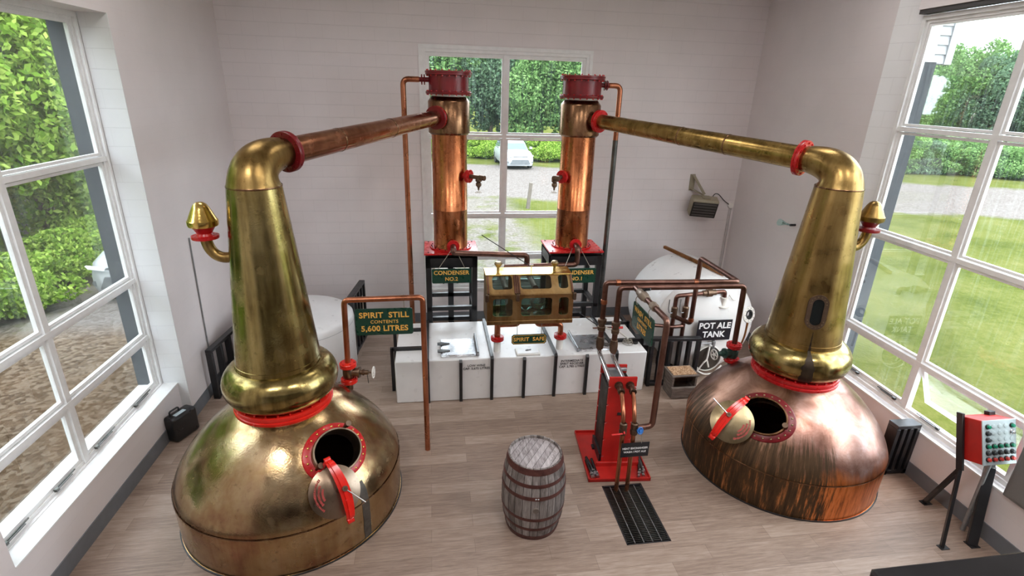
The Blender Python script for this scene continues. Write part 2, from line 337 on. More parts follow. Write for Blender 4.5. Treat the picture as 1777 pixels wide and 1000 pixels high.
    def build(s, name, material, parent=None, smooth=True, ang=38):
        me = bpy.data.meshes.new(name)
        bmesh.ops.recalc_face_normals(s.bm, faces=s.bm.faces)
        if parent is not None:
            off = ROOTLOC[parent.name]; bmesh.ops.translate(s.bm, verts=s.bm.verts, vec=-off)
        s.bm.to_mesh(me); s.bm.free()
        if smooth and len(me.polygons):
            me.polygons.foreach_set('use_smooth', [True]*len(me.polygons)); me.set_sharp_from_angle(angle=R(ang))
        me.materials.append(mat(material)); o = bpy.data.objects.new(name, me); COL.objects.link(o)
        if parent is not None: o.parent = parent; ROOTLOC[o.name] = off
        return o
ROOTLOC = {}
def frame(p0, d):
    z = Vector(d).normalized(); up = Vector((0, 0, 1)) if abs(z.z) < .95 else Vector((1, 0, 0))
    x = up.cross(z).normalized(); y = z.cross(x); mt = Matrix((x, y, z)).transposed().to_4x4(); mt.translation = Vector(p0); return mt
def thing(name, loc, label, cat, group=None):
    o = bpy.data.objects.new(name, None); o.empty_display_size = .1; COL.objects.link(o); o.location = loc; ROOTLOC[o.name] = Vector(loc)
    o['label'] = label; o['category'] = cat
    if group: o['group'] = group
    return o
def tag(o, label, cat, group=None, kind=None):
    o['label'] = label; o['category'] = cat
    if group: o['group'] = group
    if kind: o['kind'] = kind
    return o
def struct(o): o['kind'] = 'structure'; return o
def lab(o, s): o['label'] = s; return o
def anchor(o, loc):
    # move a single-mesh thing's origin to its base
    loc = Vector(loc); o.data.transform(Matrix.Translation(-loc)); o.location = loc; return o
def text(body, size, mtx, material, parent, name='lettering', bold=.0, spacing=1, depth=.002, align='CENTER', sx=1):
    cu = bpy.data.curves.new('t', 'FONT'); cu.body = body; cu.size = size; cu.align_x = align; cu.align_y = 'CENTER'; cu.offset = bold*size; cu.extrude = depth; cu.space_character = spacing; cu.space_line = .95
    cu.resolution_u = 3
    ob = bpy.data.objects.new('t', cu); COL.objects.link(ob); dg = bpy.context.evaluated_depsgraph_get(); dg.update()
    me = bpy.data.meshes.new_from_object(ob.evaluated_get(dg)); bpy.data.objects.remove(ob)
    off = ROOTLOC[parent.name]; me.transform(Matrix.Translation(-off) @ mtx @ Matrix.Diagonal((sx, 1, 1, 1))); me.materials.clear(); me.materials.append(mat(material))
    o = bpy.data.objects.new(name, me); COL.objects.link(o); o.parent = parent; ROOTLOC[o.name] = off; return o
FACE = Matrix.Rotation(R(90), 4, 'X')         # text standing up, read from -y
def at(x, y, z, rot=FACE): return Matrix.Translation((x, y, z)) @ rot

# ================================================================= SETTING
def XL(y): return -3.737+.01*y      # main wall plane left
def XLB(y): return -3.856+.01*y     # low wall below the left window
def XLW(y): return -4.068+.01*y     # left window plane
def XR(y): return 5.79+.059*y
def XRB(y): return 5.758+.029*y
def XRW(y): return 5.856+.029*y
ZC = 6.5; YB = -13.0
def prism_y(mb, fx0, fx1, y0, y1, z0, z1):
    b = mb.bm; v = [b.verts.new(p) for p in ((fx0(y0), y0, z0), (fx1(y0), y0, z0), (fx1(y1), y1, z0), (fx0(y1), y1, z0), (fx0(y0), y0, z1), (fx1(y0), y0, z1), (fx1(y1), y1, z1), (fx0(y1), y1, z1))]
    for q in ((0, 1, 2, 3), (4, 5, 6, 7), (0, 1, 5, 4), (1, 2, 6, 5), (2, 3, 7, 6), (3, 0, 4, 7)): b.faces.new([v[i] for i in q])
    return mb
# floor with the drain opening left out
GX0, GX1, GY0, GY1 = 1.6, 2.1, -5.97, -5.07
mb = MB(); xs = [-4.6, GX0, GX1, 6.4]; ys = [YB, GY0, GY1, .3]
for i in range(3):
    for j in range(3):
        if i == 1 and j == 1: continue
        mb.quad([(xs[i], ys[j], 0), (xs[i+1], ys[j], 0), (xs[i+1], ys[j+1], 0), (xs[i], ys[j+1], 0)])
struct(mb.build('floor', 'floor planks', smooth=False))
mb = MB()
for lo, hi in (((GX0-.02, GY0, -.2), (GX0, GY1, 0)), ((GX1, GY0, -.2), (GX1+.02, GY1, 0)), ((GX0, GY0-.02, -.2), (GX1, GY0, 0)), ((GX0, GY1, -.2), (GX1, GY1+.02, 0)), ((GX0-.02, GY0-.02, -.22), (GX1+.02, GY1+.02, -.2))): mb.box(lo, hi)
o = mb.build('trim_1', 'black steel', smooth=False); o.location.z = -.003; struct(o)
mb = MB().box((-4.6, YB, ZC), (6.4, .3, ZC+.1)); struct(mb.build('ceiling', 'ceiling paint'))
# back wall with window opening
WX0, WX1, WZ0, WZ1 = -.484, 2.492, .72, 5.12
mb = MB()
for x0, x1, z0, z1 in ((-4.6, WX0, 0, ZC), (WX1, 6.4, 0, ZC), (WX0, WX1, 0, WZ0), (WX0, WX1, WZ1, ZC)): mb.box((x0, 0, z0), (x1, .2, z1))
struct(mb.build('wall_back', 'wall paint back', smooth=False))
mb = MB().box((-4.6, YB-.2, 0), (6.4, YB, ZC)); struct(mb.build('wall_front', 'wall paint back', smooth=False))
OUT = .28
# left wall
LY1, LY0, LZ0, LZ1 = -3.105, -6.12, .553, 5.14
mb = MB(); fo = lambda y: XLW(y)-OUT
prism_y(mb, fo, XL, LY1, .2, 0, ZC); prism_y(mb, fo, XLB, LY0, LY1, 0, LZ0+.03)
prism_y(mb, fo, XL, LY0, LY1, LZ1, ZC)
prism_y(mb, fo, lambda y: XLB(y), YB, LY0, 0, ZC)
struct(mb.build('wall_left', 'wall paint side', smooth=False))
RY1, RY0, RZ0, RZ1 = -3.494, -7.70, .62, 5.50
RYC = -3.212
mb = MB(); fo2 = lambda y: XRW(y)+OUT
prism_y(mb, XR, fo2, RYC, .2, 0, ZC); prism_y(mb, XRB, fo2, RY0, RY1, 0, RZ0); prism_y(mb, lambda y: XRB(y)-.02, fo2, RY0, RY1, RZ1+.06, ZC); prism_y(mb, XRB, fo2, YB, RY0, 0, ZC)
struct(mb.build('wall_right', 'wall paint side', smooth=False))
mb = MB(); prism_y(mb, XRB, lambda y: XRW(y)+.02, RY0, RY1, RZ1+.01, RZ1+.12); struct(mb.build('trim_2', 'dark lintel'))
# reveals that face the camera are bare block with stronger joints; dark painted block outside
mb = MB(); mb.box((XLW(LY1)+.035, LY1-.012, LZ0+.03), (XL(LY1), LY1, LZ1)); mb.box((XLB(LY1), LY1-.012, 0), (XL(LY1), LY1, LZ0+.03)); struct(mb.build('trim_3', 'wall paint reveal', smooth=False))
mb = MB(); mb.poly([(XR(RYC), RYC), (XRW(RY1)-.012, RY1), (fo2(RY1), RY1), (fo2(RYC), RYC)], ZC); struct(mb.build('trim_4', 'wall paint reveal', smooth=False))
mb = MB(); prism_y(mb, lambda y: XLW(y)-OUT-.0, lambda y: XLW(y)-.06, LY1-.005, LY1+.02, -.15, LZ1+.3); prism_y(mb, lambda y: XLW(y)-OUT-.02, lambda y: XLW(y)-OUT, LY1+.02, LY1+.5, -.15, LZ1+.3)
prism_y(mb, lambda y: XRW(y)+.06, lambda y: XRW(y)+OUT+.06, RY1-.005, RY1+.02, -.15, 4.98); prism_y(mb, lambda y: XRW(y)+OUT, lambda y: XRW(y)+OUT+.06, RY1+.02, RY1+.5, -.15, 4.98)
struct(mb.build('trim_5', 'outer reveal'))
# skirting boards
BH = .19
mb = MB(); prism_y(mb, XLB, lambda y: XLB(y)+.012, YB, LY1, 0, BH); struct(mb.build('baseboard_left', 'grey skirting'))
mb = MB(); prism_y(mb, XL, lambda y: XL(y)+.012, LY1, 0, 0, BH); mb.box((XLB(LY1), LY1-.024, 0), (XL(LY1)+.012, LY1-.012, BH)); struct(mb.build('baseboard_left.001', 'grey skirting'))
mb = MB().box((XL(0), -.014, 0), (5.79, 0, BH)); struct(mb.build('baseboard_back', 'grey skirting'))
mb = MB(); prism_y(mb, lambda y: XRB(y)-.012, XRB, YB, RY1, 0, BH); prism_y(mb, lambda y: XR(y)-.012, lambda y: XR(y), RYC, 0, 0, BH); struct(mb.build('baseboard_right', 'grey skirting'))
# windows ---------------------------------------------------------
def window(n, y_of, us, zs, P, casement=(), fw=.10, mw=.075):
    """us: mullion centre positions along the wall, zs: rail heights; P(u, d, z) maps to world, d grows outdoors"""
    fr = thing('window_%d' % n, P(us[0], 0, zs[0]), 'x', 'window'); del fr['label']; del fr['category']; fr['kind'] = 'structure'
    def bar(mb, u0, u1, d0, d1, z0, z1):
        b = mb.bm; v = [b.verts.new(P(u, d, z)) for z in (z0, z1) for u, d in ((u0, d0), (u1, d0), (u1, d1), (u0, d1))]
        for q in ((0, 1, 2, 3), (4, 5, 6, 7), (0, 1, 5, 4), (1, 2, 6, 5), (2, 3, 7, 6), (3, 0, 4, 7)): b.faces.new([v[i] for i in q])
    mb = MB(); U0, U1, Z0, Z1 = us[0], us[-1], zs[0], zs[-1]; sg = 1 if U1 > U0 else -1
    # outer frame steps
    for k, (wd, d0, d1) in enumerate(((.055, -.03, .0), (.09, .0005, .07))):
        bar(mb, U0, U0+sg*wd, d0, d1, Z0, Z1); bar(mb, U1-sg*wd, U1, d0, d1, Z0, Z1); bar(mb, U0+sg*wd, U1-sg*wd, d0, d1, Z1-wd, Z1); bar(mb, U0+sg*wd, U1-sg*wd, d0, d1, Z0, Z0+wd)
    for u in us[1:-1]: bar(mb, u-mw/2, u+mw/2, -.01, .069, Z0+.056, Z1-.056)
    for z in zs[1:-1]: bar(mb, U0+sg*.056, U1-sg*.056, -.014, .0695, z-mw/2+.01, z+mw/2-.01)
    mb.build('window_frame', 'window paint', fr)
    gi = 0
    for i in range(len(us)-1):
        for j in range(len(zs)-1):
            a = us[i]+sg*(.09 if i == 0 else mw/2); b = us[i+1]-sg*(.09 if i == len(us)-2 else mw/2)
            c = zs[j]+(.09 if j == 0 else mw/2); d = zs[j+1]-(.09 if j == len(zs)-2 else mw/2)
            s = .032; opn = casement and j == 0
            sh = MB(); Q = P; hold = P
            if casement and (i, j) == casement[1]:     # opened awning sash, hinged at its top
                an = R(24)
                def P2(u, dd, z, zt=d): dz = zt-z; return hold(u, dd*math.cos(an)+dz*math.sin(an)+.0, zt-dz*math.cos(an)+dd*math.sin(an))
                Q = P2
            P_ = Q
            def bar2(mbb, u0, u1, d0, d1, z0, z1):
                bb = mbb.bm; v = [bb.verts.new(P_(u, dd, z)) for z in (z0, z1) for u, dd in ((u0, d0), (u1, d0), (u1, d1), (u0, d1))]
                for q in ((0, 1, 2, 3), (4, 5, 6, 7), (0, 1, 5, 4), (1, 2, 6, 5), (2, 3, 7, 6), (3, 0, 4, 7)): bb.faces.new([v[k] for k in q])
            ss = .045 if opn else s
            bar2(sh, a, a+sg*ss, .015, .055, c, d); bar2(sh, b-sg*ss, b, .015, .055, c, d); bar2(sh, a+sg*ss, b-sg*ss, .0155, .055, c, c+ss); bar2(sh, a+sg*ss, b-sg*ss, .0155, .055, d-ss, d)
            sash = sh.build('sash', 'window paint', fr)
            if opn:
                lm = MB()
                for t0, t1 in ((.12, .38), (.66, .92)):
                    ua, ub = a+(b-a)*t0, a+(b-a)*t1
                    bar(lm, ua, ub, -.006, .004, c+.012, c+.022); bar(lm, ua+(ub-ua)*.2, ub, -.02, -.01, c+.004, c+.012); bar(lm, ub-sg*.04, ub, -.03, .0, c+.0, c+.03)
                lm.build('stay', 'dark steel', fr)
            gm = MB(); bar2(gm, a+sg*ss*.8, b-sg*ss*.8, .033, .037, c+ss*.8, d-ss*.8); gm.build('pane', 'window glass', fr, smooth=False)
    return fr
window(1, None, [LY1, -4.748, LY0-.0], [LZ0, 1.328, 2.113, 3.613, LZ1], lambda u, d, z: Vector((XLW(u)-d, u, z)), casement=(True, None))
window(2, None, [WX0, .981, WX1], [WZ0, 1.368, 2.199, 3.676, WZ1], lambda u, d, z: Vector((u, .03+d, z)), casement=(True, None))
window(3, None, [RY1, -4.879, -6.27, RY0], [RZ0+.04, 1.38, 2.766, 4.158, RZ1], lambda u, d, z: Vector((XRW(u)+d, u, z)), casement=(True, (1, 0)))
mb = MB(); prism_y(mb, XLW, lambda y: XLB(y)+.006, LY0, LY1-.012, LZ0+.03, LZ0+.045); struct(mb.build('trim_6', 'window paint'))
mb = MB(); prism_y(mb, lambda y: XRB(y)-.01, XRW, RY0, RY1, RZ0, RZ0+.02); struct(mb.build('trim_7', 'window paint'))
mb = MB().box((WX0-.02, -.035, WZ0-.04), (WX1+.02, .03, WZ0)); struct(mb.build('trim_8', 'window paint'))
# casing around the back window
mb = MB()
for lo, hi in (((WX0-.06, -.016, WZ0), (WX0, -.001, WZ1)), ((WX1, -.016, WZ0), (WX1+.06, -.001, WZ1)), ((WX0-.06, -.016, WZ1), (WX1+.06, -.001, WZ1+.06))): mb.box(lo, hi)
struct(mb.build('trim_9', 'window paint', smooth=False))
# mezzanine deck behind and below the viewer
mb = MB().box((-4.0, YB, 2.75), (5.6, -9.35, 2.9)); struct(mb.build('floor.001', 'grey skirting'))
# unseen ceiling panels, added as fill to brighten the room ----------------------------------------------------
fill_i = 0
where = ['above the spirit still', 'in the middle row nearest the back window', 'above the wash still', 'over the mezzanine on the left', 'over the mezzanine in the middle', 'over the mezzanine on the right']
for (x, y) in ((-2.4, -3.8), (1.0, -3.2), (4.2, -3.8), (-2.4, -8.6), (1.0, -8.2), (4.2, -8.6)):
    t = thing('fill_lamp', (x, y, ZC), 'added flat white fill panel, out of view on the ceiling '+where[fill_i], 'lamp', 'added ceiling fill panels'); fill_i += 1
    MB().box((x-.62, y-.32, ZC-.06), (x+.62, y+.32, ZC), .01).build('housing', 'white fitting', t)
    ld = bpy.data.lights.new('fill_light', 'AREA'); ld.shape = 'RECTANGLE'; ld.size = 1.2; ld.size_y = .6; ld.energy = FILL*(.9 if y > -5 else 4.2); ld.color = (1, .965, .945)
    lo = bpy.data.objects.new('fill_light', ld); COL.objects.link(lo); lo.parent = t; lo.location = (0, 0, -.07)
#PART2
# ================================================================= STILLS
def pot_profile():
    out = [(1.187, 0), (1.187, .012), (1.172, .014), (1.176, .12), (1.178, .25), (1.18, .38), (1.18, .5)]
    for i in range(1, 41):
        t = i/40*math.pi/2; out.append((.46+.715*math.cos(t)**1.6+.003*(1-t), .5+.78*math.sin(t)**1.4))
    return out
PROF = pot_profile()
def pot_r(z):
    for (r0, z0), (r1, z1) in zip(PROF, PROF[1:]):
        if z0 <= z <= z1 and z1 > z0: return r0+(r1-r0)*(z-z0)/(z1-z0)
    return PROF[-1][0]-.0 if z > 1.28 else 1.18
def inside(p): return p.z < 1.28 and math.hypot(p.x, p.y) < pot_r(p.z)
def bolts(parent, material, n, r, z, size, mtx, a0=0, h=.02, name='bolt'):
    """a ring of hex bolts, every bolt a part of its own sharing one mesh"""
    src = None; off = ROOTLOC[parent.name]
    for k in range(n):
        a = a0+math.tau*k/n; M_ = Matrix.Translation(-off) @ mtx @ Matrix.Translation((r*math.cos(a), r*math.sin(a), z))
        if src is None:
            mb = MB().cyl((0, 0, 0), (0, 0, h), size, seg=6); src = mb.build(name, material, None); o = src
        else: o = src.copy(); COL.objects.link(o)
        o.parent = parent; o.matrix_local = M_
def studs(parent, material, mats_, prof, name='rivet', seg=10):
    src = None; off = ROOTLOC[parent.name]
    for M_ in mats_:
        if src is None: src = MB().lathe(prof, None, seg).build(name, material, None); o = src
        else: o = src.copy(); COL.objects.link(o)
        o.parent = parent; o.matrix_local = Matrix.Translation(-off) @ M_
def make_still(name, label, cx, cy, haz, cond, M_, side, doorside):
    root = thing(name, (cx, cy, 0), label, 'still'); O = Vector((cx, cy, 0)); T = Matrix.Translation(O)
    # manway frame
    a = R(haz); e = R(45); N = Vector((math.cos(a)*math.cos(e), math.sin(a)*math.cos(e), math.sin(e))); Ux = Vector((-math.sin(a), math.cos(a), 0)); Vy = N.cross(Ux)
    H = Vector((M_['h'][0]-cx, M_['h'][1]-cy, M_['h'][2]))
    def skip(c):
        d = c-H; return abs(d.dot(N)) < .35 and (d.dot(Ux)/.275)**2+(d.dot(Vy)/.235)**2 < 1
    pot = MB().lathe(PROF, T, 200, skip=lambda c: skip(c)).build('pot', M_['pot'], root, ang=60)
    MB().rev([(1.1835, .492), (1.1865, .5), (1.1835, .508)], O, (0, 0, 1), 128).build('seam', M_['seam'], root)
    mb = MB().rev([(1.187, 0), (1.191, .003), (1.190, .014), (1.178, .016)], O, (0, 0, 1), 128); mb.build('base_rim', 'black steel', root)
    def onpot(u, v, off=.0):
        p = H+Ux*u+Vy*v+N*.4
        for _ in range(300):
            if inside(p): break
            p = p-N*.004
        return O+p+N*off
    # red ring that follows the pot, rivets, collar
    mb = MB(); seg = 72; rows = []
    for (ka, kb, off) in ((.345, .292, -.01), (.345, .292, .016), (.335, .282, .022), (.262, .222, .022), (.262, .222, -.02)):
        rows.append([mb.bm.verts.new(onpot(ka*math.cos(math.tau*i/seg), kb*math.sin(math.tau*i/seg), off)) for i in range(seg)])
    for r0, r1 in zip(rows, rows[1:]):
        for i in range(seg): mb.bm.faces.new([r0[i], r0[(i+1) % seg], r1[(i+1) % seg], r1[i]])
    mb.build('manway_ring', M_['ring'], root)
    studs(root, M_['rivet'], [frame(onpot(.305*math.cos(t), .257*math.sin(t), .02), N) for t in [math.tau*(k+.5)/22 for k in range(22)]], [(.012, 0), (.010, .007), (.004, .011), (0, .011)])
    mb = MB(); rows = []
    for (ka, kb, off) in ((.266, .226, -.10), (.266, .226, .060), (.262, .222, .067), (.248, .208, .067), (.243, .203, .060), (.243, .203, -.10)):
        rows.append([mb.bm.verts.new(O+H+Ux*ka*math.cos(math.tau*i/seg)+Vy*kb*math.sin(math.tau*i/seg)+N*off) for i in range(seg)])
    for r0, r1 in zip(rows, rows[1:]):
        for i in range(seg): mb.bm.faces.new([r0[i], r0[(i+1) % seg], r1[(i+1) % seg], r1[i]])
    mb.build('manway_collar', M_['collar'], root)
    # door: domed lid swung open on its hinge, with red clamp bar
    D = Vector(M_['door']); DN = Vector(M_['doorn']).normalized()
    dx = Vector(M_['barp1'])-Vector(M_['barp0']); dx = (dx-DN*dx.dot(DN)).normalized(); dy = DN.cross(dx)
    DM = Matrix((dx, dy, DN)).transposed().to_4x4(); DM.translation = D
    door = MB().lathe([(.243, -.02), (.25, -.012), (.25, .004), (.236, .010), (.225, .014), (.19, .030), (.12, .050), (.05, .058), (0, .06)], DM @ Matrix.Diagonal((1, M_.get('doory', .9), 1, 1)), 64)
    door = door.build('manway_door', M_['lid'], root)
    # cast clamp bar arching over the lid
    mb = MB(); L = .30; bo = M_.get('baroff', 0)
    for sgn, n_ in ((1, 0),):
        prev = None
        for i in range(25):
            t = -1+2*i/24; x = t*L; z = .085+.035*(1-t*t)-(.05 if abs(t) > .9 else 0)*(abs(t)-.9)*10; wd = .036+.014*(1-t*t); yy = bo+.035*(1-t*t)*doorside; th = .016+.014*(1-t*t)
            ring = [mb.bm.verts.new(DM @ Vector((x, yy-wd, z))), mb.bm.verts.new(DM @ Vector((x, yy+wd, z))), mb.bm.verts.new(DM @ Vector((x, yy+wd, z+th))), mb.bm.verts.new(DM @ Vector((x, yy+wd*.45, z+th))), mb.bm.verts.new(DM @ Vector((x, yy+wd*.35, z+th+.022))), mb.bm.verts.new(DM @ Vector((x, yy-wd*.35, z+th+.022))), mb.bm.verts.new(DM @ Vector((x, yy-wd*.45, z+th))), mb.bm.verts.new(DM @ Vector((x, yy-wd, z+th)))]
            if prev:
                for k in range(8): mb.bm.faces.new([prev[k], prev[(k+1) % 8], ring[(k+1) % 8], ring[k]])
            else: mb.bm.faces.new(ring)
            prev = ring
        mb.bm.faces.new(prev[::-1])
    for x in (L, -L): mb.cyl(DM @ Vector((x, bo-.03, .06)), DM @ Vector((x, bo+.03, .06)), .032, seg=14)
    bar = mb.build('clamp_bar', 'bright red paint', door)
    mb = MB(); c0 = DM @ Vector((.0, bo+.035*doorside, .05)); c1 = DM @ Vector((.0, bo+.035*doorside, .20))
    mb.cyl(c0, c1, .014, seg=12); mb.cyl(c0+(c1-c0)*.55, c1, .026, seg=14); mb.cyl(DM @ Vector((0, bo, .055)), DM @ Vector((0, bo, .08)), .03, seg=8)
    mb.build('clamp_screw', 'bronze valve', door)
    mb = MB(); d2 = DM @ Vector((.0, bo+.035*doorside, .165)); dd = (DM.to_3x3() @ Vector(M_['rod'])).normalized(); mb.cyl(d2, d2+dd*.24, .0065, seg=8); mb.build('tommy_bar', 'steel', door)
    # worn stamped marks in three rings on the lid, too faint to read
    mb = MB(); rg = random.Random(5)
    for ri, cnt in ((.195, 22), (.160, 14), (.125, 9)):
        for i in range(cnt):
            an = M_['letter']+(i-(cnt-1)/2)*.078*(.195/ri)**.6; z = .060-.045*(ri/.25)**2+.0; l_ = .008+.005*rg.random(); w_ = .003+.004*rg.random()
            P4 = [DM @ Vector(((ri+u)*math.cos(an)-v*math.sin(an), ((ri+u)*math.sin(an)+v*math.cos(an))*M_.get('doory', .9), z+.0035)) for u, v in ((-l_, -w_), (l_, -w_), (l_, w_), (-l_, w_))]
            mb.quad(P4)
            if rg.random() < .5: u = (rg.random()-.5)*l_; mb.quad([DM @ Vector(((ri+u+q)*math.cos(an)-v*math.sin(an), ((ri+u+q)*math.sin(an)+v*math.cos(an))*M_.get('doory', .9), z+.0036)) for q, v in ((-.0015, -.009), (.0015, -.009), (.0015, .009), (-.0015, .009))])
    mb.build('faded_marks', 'red lettering', door, smooth=False)
    # swing bolts with barrel nuts on the collar
    for k, (u, v) in enumerate(M_['knobs']):
        p = O+H+Ux*u+Vy*v; mb = MB().cyl(p, p+N*.13, .012, seg=10); mb.cyl(p+N*.06, p+N*.10, .022, seg=12); mb.cyl(p+N*.10, p+N*.145, .030, seg=14); mb.build('swing_bolt', 'bronze valve', root)
    # hinge lug
    h0 = Vector(M_['barp0']); p0 = onpot(*M_['hinge'], 0); mb = MB().tube([p0, p0+N*.06, DM @ Vector((-L*M_.get('hs', 1), bo, .06))], .02, .03, 10); mb.build('hinge_arm', M_['ring'], root)
    # neck flange with studs
    mb = MB().rev([(.44, 1.255), (.497, 1.262), (.50, 1.268), (.50, 1.295), (.492, 1.30), (.486, 1.303), (.486, 1.318), (.498, 1.322), (.498, 1.352), (.49, 1.358), (.44, 1.36)], O, (0, 0, 1), 96)
    mb.build('neck_flange', M_['flange'], root)
    bolts(root, M_['flange'], 26, .475, 1.355, .011, T, h=.028, name='flange_stud')
    pr = [(.44, 1.33)]+[(.385+.19*math.cos(R(t)), 1.565+.205*math.sin(R(t))) for t in range(-82, 78, 6)]+[(.42, 1.766)]
    MB().rev(pr, O, (0, 0, 1), 96).build('boil_ball', M_['ball'], root, ang=60)
    neck = MB().rev([(.419, 1.755), (.419, 1.757), (.424, 1.76), (.420, 1.812), (.4145, 1.814)]+[(.4145+(.243-.4145)*i/20, 1.814+(3.585-1.814)*i/20) for i in range(1, 21)], O, (0, 0, 1), 72).build('neck', M_['neck'], root, ang=60)
    MB().rev([(.243, 3.578), (.2455, 3.583), (.2455, 3.592), (.243, 3.597)], O, (0, 0, 1), 64).build('seam', M_['seam'], root)
    # vertical seam line
    cd_ = (Vector((cond[0], cond[1], 0))-O); Lc = cd_.length; cd_.normalize()
    P = [Vector((0, 0, 3.585)), Vector((0, 0, 3.80)), cd_*.17+Vector((0, 0, 3.845)), cd_*.445+Vector((0, 0, 3.853))]
    path = [O+P[0]*(1-t)**3+P[1]*3*t*(1-t)**2+P[2]*3*t*t*(1-t)+P[3]*t**3 for t in [i/28 for i in range(29)]]
    path = [path[0]-Vector((0, 0, .0))]+path[1:]
    MB().sweep(path, lambda t: .243-.104*t**.8 if t > 0 else .243, 64, False).build('elbow', M_['elbow'], root, ang=70)
    sl = (4.065-3.853)/(Lc-.445-.44); ad = (cd_+Vector((0, 0, sl))).normalized(); S = O+P[3]
    FM = frame(S, ad)
    MB().lathe([(.13, -.02), (.196, -.018), (.20, -.012), (.20, .012), (.13, .014)], FM, 48).build('elbow_flange', M_['ring2'], root)
    # safety vent on the side of the neck
    vd = Vector((side, 0, 0)); J = O+vd*.30+Vector((0, 0, 2.90)); mb = MB()
    Q = [J, J+vd*.13+Vector((0, 0, -.03)), J+vd*.20+Vector((0, 0, .06)), J+vd*.205+Vector((0, 0, .20))]
    mb.sweep([Q[0]*(1-t)**3+Q[1]*3*t*(1-t)**2+Q[2]*3*t*t*(1-t)+Q[3]*t**3 for t in [i/16 for i in range(17)]], lambda t: .052, 20); mb.build('vent_pipe', M_['elbow'], root)
    vp = Vector((Q[3].x, Q[3].y, 0))
    MB().rev([(.04, 3.085), (.118, 3.088), (.12, 3.092), (.12, 3.118), (.075, 3.12), (.065, 3.14), (.085, 3.175), (.112, 3.215), (.1, 3.222)], vp, (0, 0, 1), 32).build('vent_cup', M_['ring'], root)
    MB().rev([(.10, 3.205), (.128, 3.21), (.134, 3.225), (.134, 3.262), (.126, 3.272), (.075, 3.385), (.055, 3.415), (.03, 3.433), (0, 3.438)], vp, (0, 0, 1), 32).build('vent_cap', M_['cap'], root)
    return root, S, ad, cd_, Lc, onpot
# spirit still, left
HL = (-1.395, -5.365, .985); HR = (3.425, -5.245, .985)
potL, SL, adL, cdL, LL, onL = make_still('pot_still', 'brass-coloured spirit still on the left with its yellow-gold domed pot', -1.995, -4.783, -44, (-.07, -1.2),
    dict(pot='brass pot', seam='collar bronze', ring='red paint', ring2='dark red paint', rivet='bright brass', collar='lid steel', lid='lid steel', flange='bright red paint', ball='brass', neck='brass', elbow='old brass', cap='bright brass',
         h=HL, door=(-1.36, -5.73, .80), doorn=(.36, -.78, .62), barp0=(-1.42, -5.55, .98), barp1=(-1.20, -5.86, .60), doory=.97, baroff=.03, rod=(.8, .5, .1), letter=-math.pi*.56,
         knobs=((-.262, -.05), (.20, .175)), hinge=(-.30, -.10), hs=1), -1, 1)
potR, SR, adR, cdR, LR_, onR = make_still('pot_still', 'copper wash still on the right, dark spills down its pot, oval window in its neck', 4.09, -4.744, -142, (2.06, -1.2),
    dict(pot='copper pot', seam='collar bronze', ring='dark red paint', ring2='red paint', rivet='lid brass', collar='collar bronze', lid='lid brass', flange='red paint', ball='brass', neck='old brass', elbow='old brass', cap='old brass',
         h=HR, door=(3.05, -5.22, .93), doorn=(-.30, -.72, .62), barp0=(3.169, -5.073, 1.159), barp1=(2.744, -5.214, .789), doory=.97, baroff=-.055, rod=(-.1, -1., .1), letter=math.pi*.5,
         knobs=((-.262, .10), (.262, -.03)), hinge=(-.31, .04), hs=1), 1, -1)
# grey streak running down from the spirit still manway and tar run on the wash still
mb = MB()
def strip(mb, root, az0, az1, z0, z1, off, wob=.02, n=30, prof=pot_r, seed=1):
    cx, cy, _ = root.location; rows = []
    for i in range(n+1):
        t = i/n; z = z0+(z1-z0)*t; r = prof(z)+off; w0 = wob*mnoise.noise(Vector((z*9, seed, 0))); w1 = wob*mnoise.noise(Vector((z*9, seed+5, 0)))
        rows.append([mb.bm.verts.new((cx+r*math.cos(az), cy+r*math.sin(az), z)) for az in [az0+w0+(az1+w1-az0-w0)*k/4 for k in range(5)]])
    for a, b in zip(rows, rows[1:]):
        for k in range(4): mb.bm.faces.new([a[k], a[k+1], b[k+1], b[k]])
strip(mb, potL, R(-43.5), R(-39), .03, .70, .003, .006); mb.build('spill', 'grey spill', potL)
def ballr(z): return .385+.19*math.sqrt(max(0, 1-((z-1.565)/.205)**2)) if z < 1.763 else .424-.0967*(z-1.76)
mb = MB(); rows = []; hw = [(1.385, 6.5), (1.45, 7.5), (1.53, 6.2), (1.60, 6.8), (1.66, 5.2), (1.71, 3.6), (1.75, 2.2), (1.80, 1.6), (1.88, .8), (2.0, .4)]
for i in range(60):
    z = 1.385+(2.0-1.385)*i/59; h_ = next(a_[1]+(b_[1]-a_[1])*(z-a_[0])/(b_[0]-a_[0]) for a_, b_ in zip(hw, hw[1:]) if a_[0] <= z <= b_[0]+1e-9)
    r = (ballr(z) if z < 1.763 else max(ballr(z), .4245 if z < 1.815 else 0))+.004; c_ = -116.2+.8*mnoise.noise(Vector((z*6, 1, 0))); l_ = h_*(1+.35*mnoise.noise(Vector((z*22, 4, 0)))); rr_ = h_*(1+.35*mnoise.noise(Vector((z*22, 9, 0))))
    rows.append([mb.bm.verts.new((4.09+r*math.cos(R(a_)), -4.744+r*math.sin(R(a_)), z)) for a_ in [c_-l_+(l_+rr_)*k/6 for k in range(7)]])
for a_, b_ in zip(rows, rows[1:]):
    for k in range(6): mb.bm.faces.new([a_[k], a_[k+1], b_[k+1], b_[k]])
mb.build('spill', 'spill stain', potR)
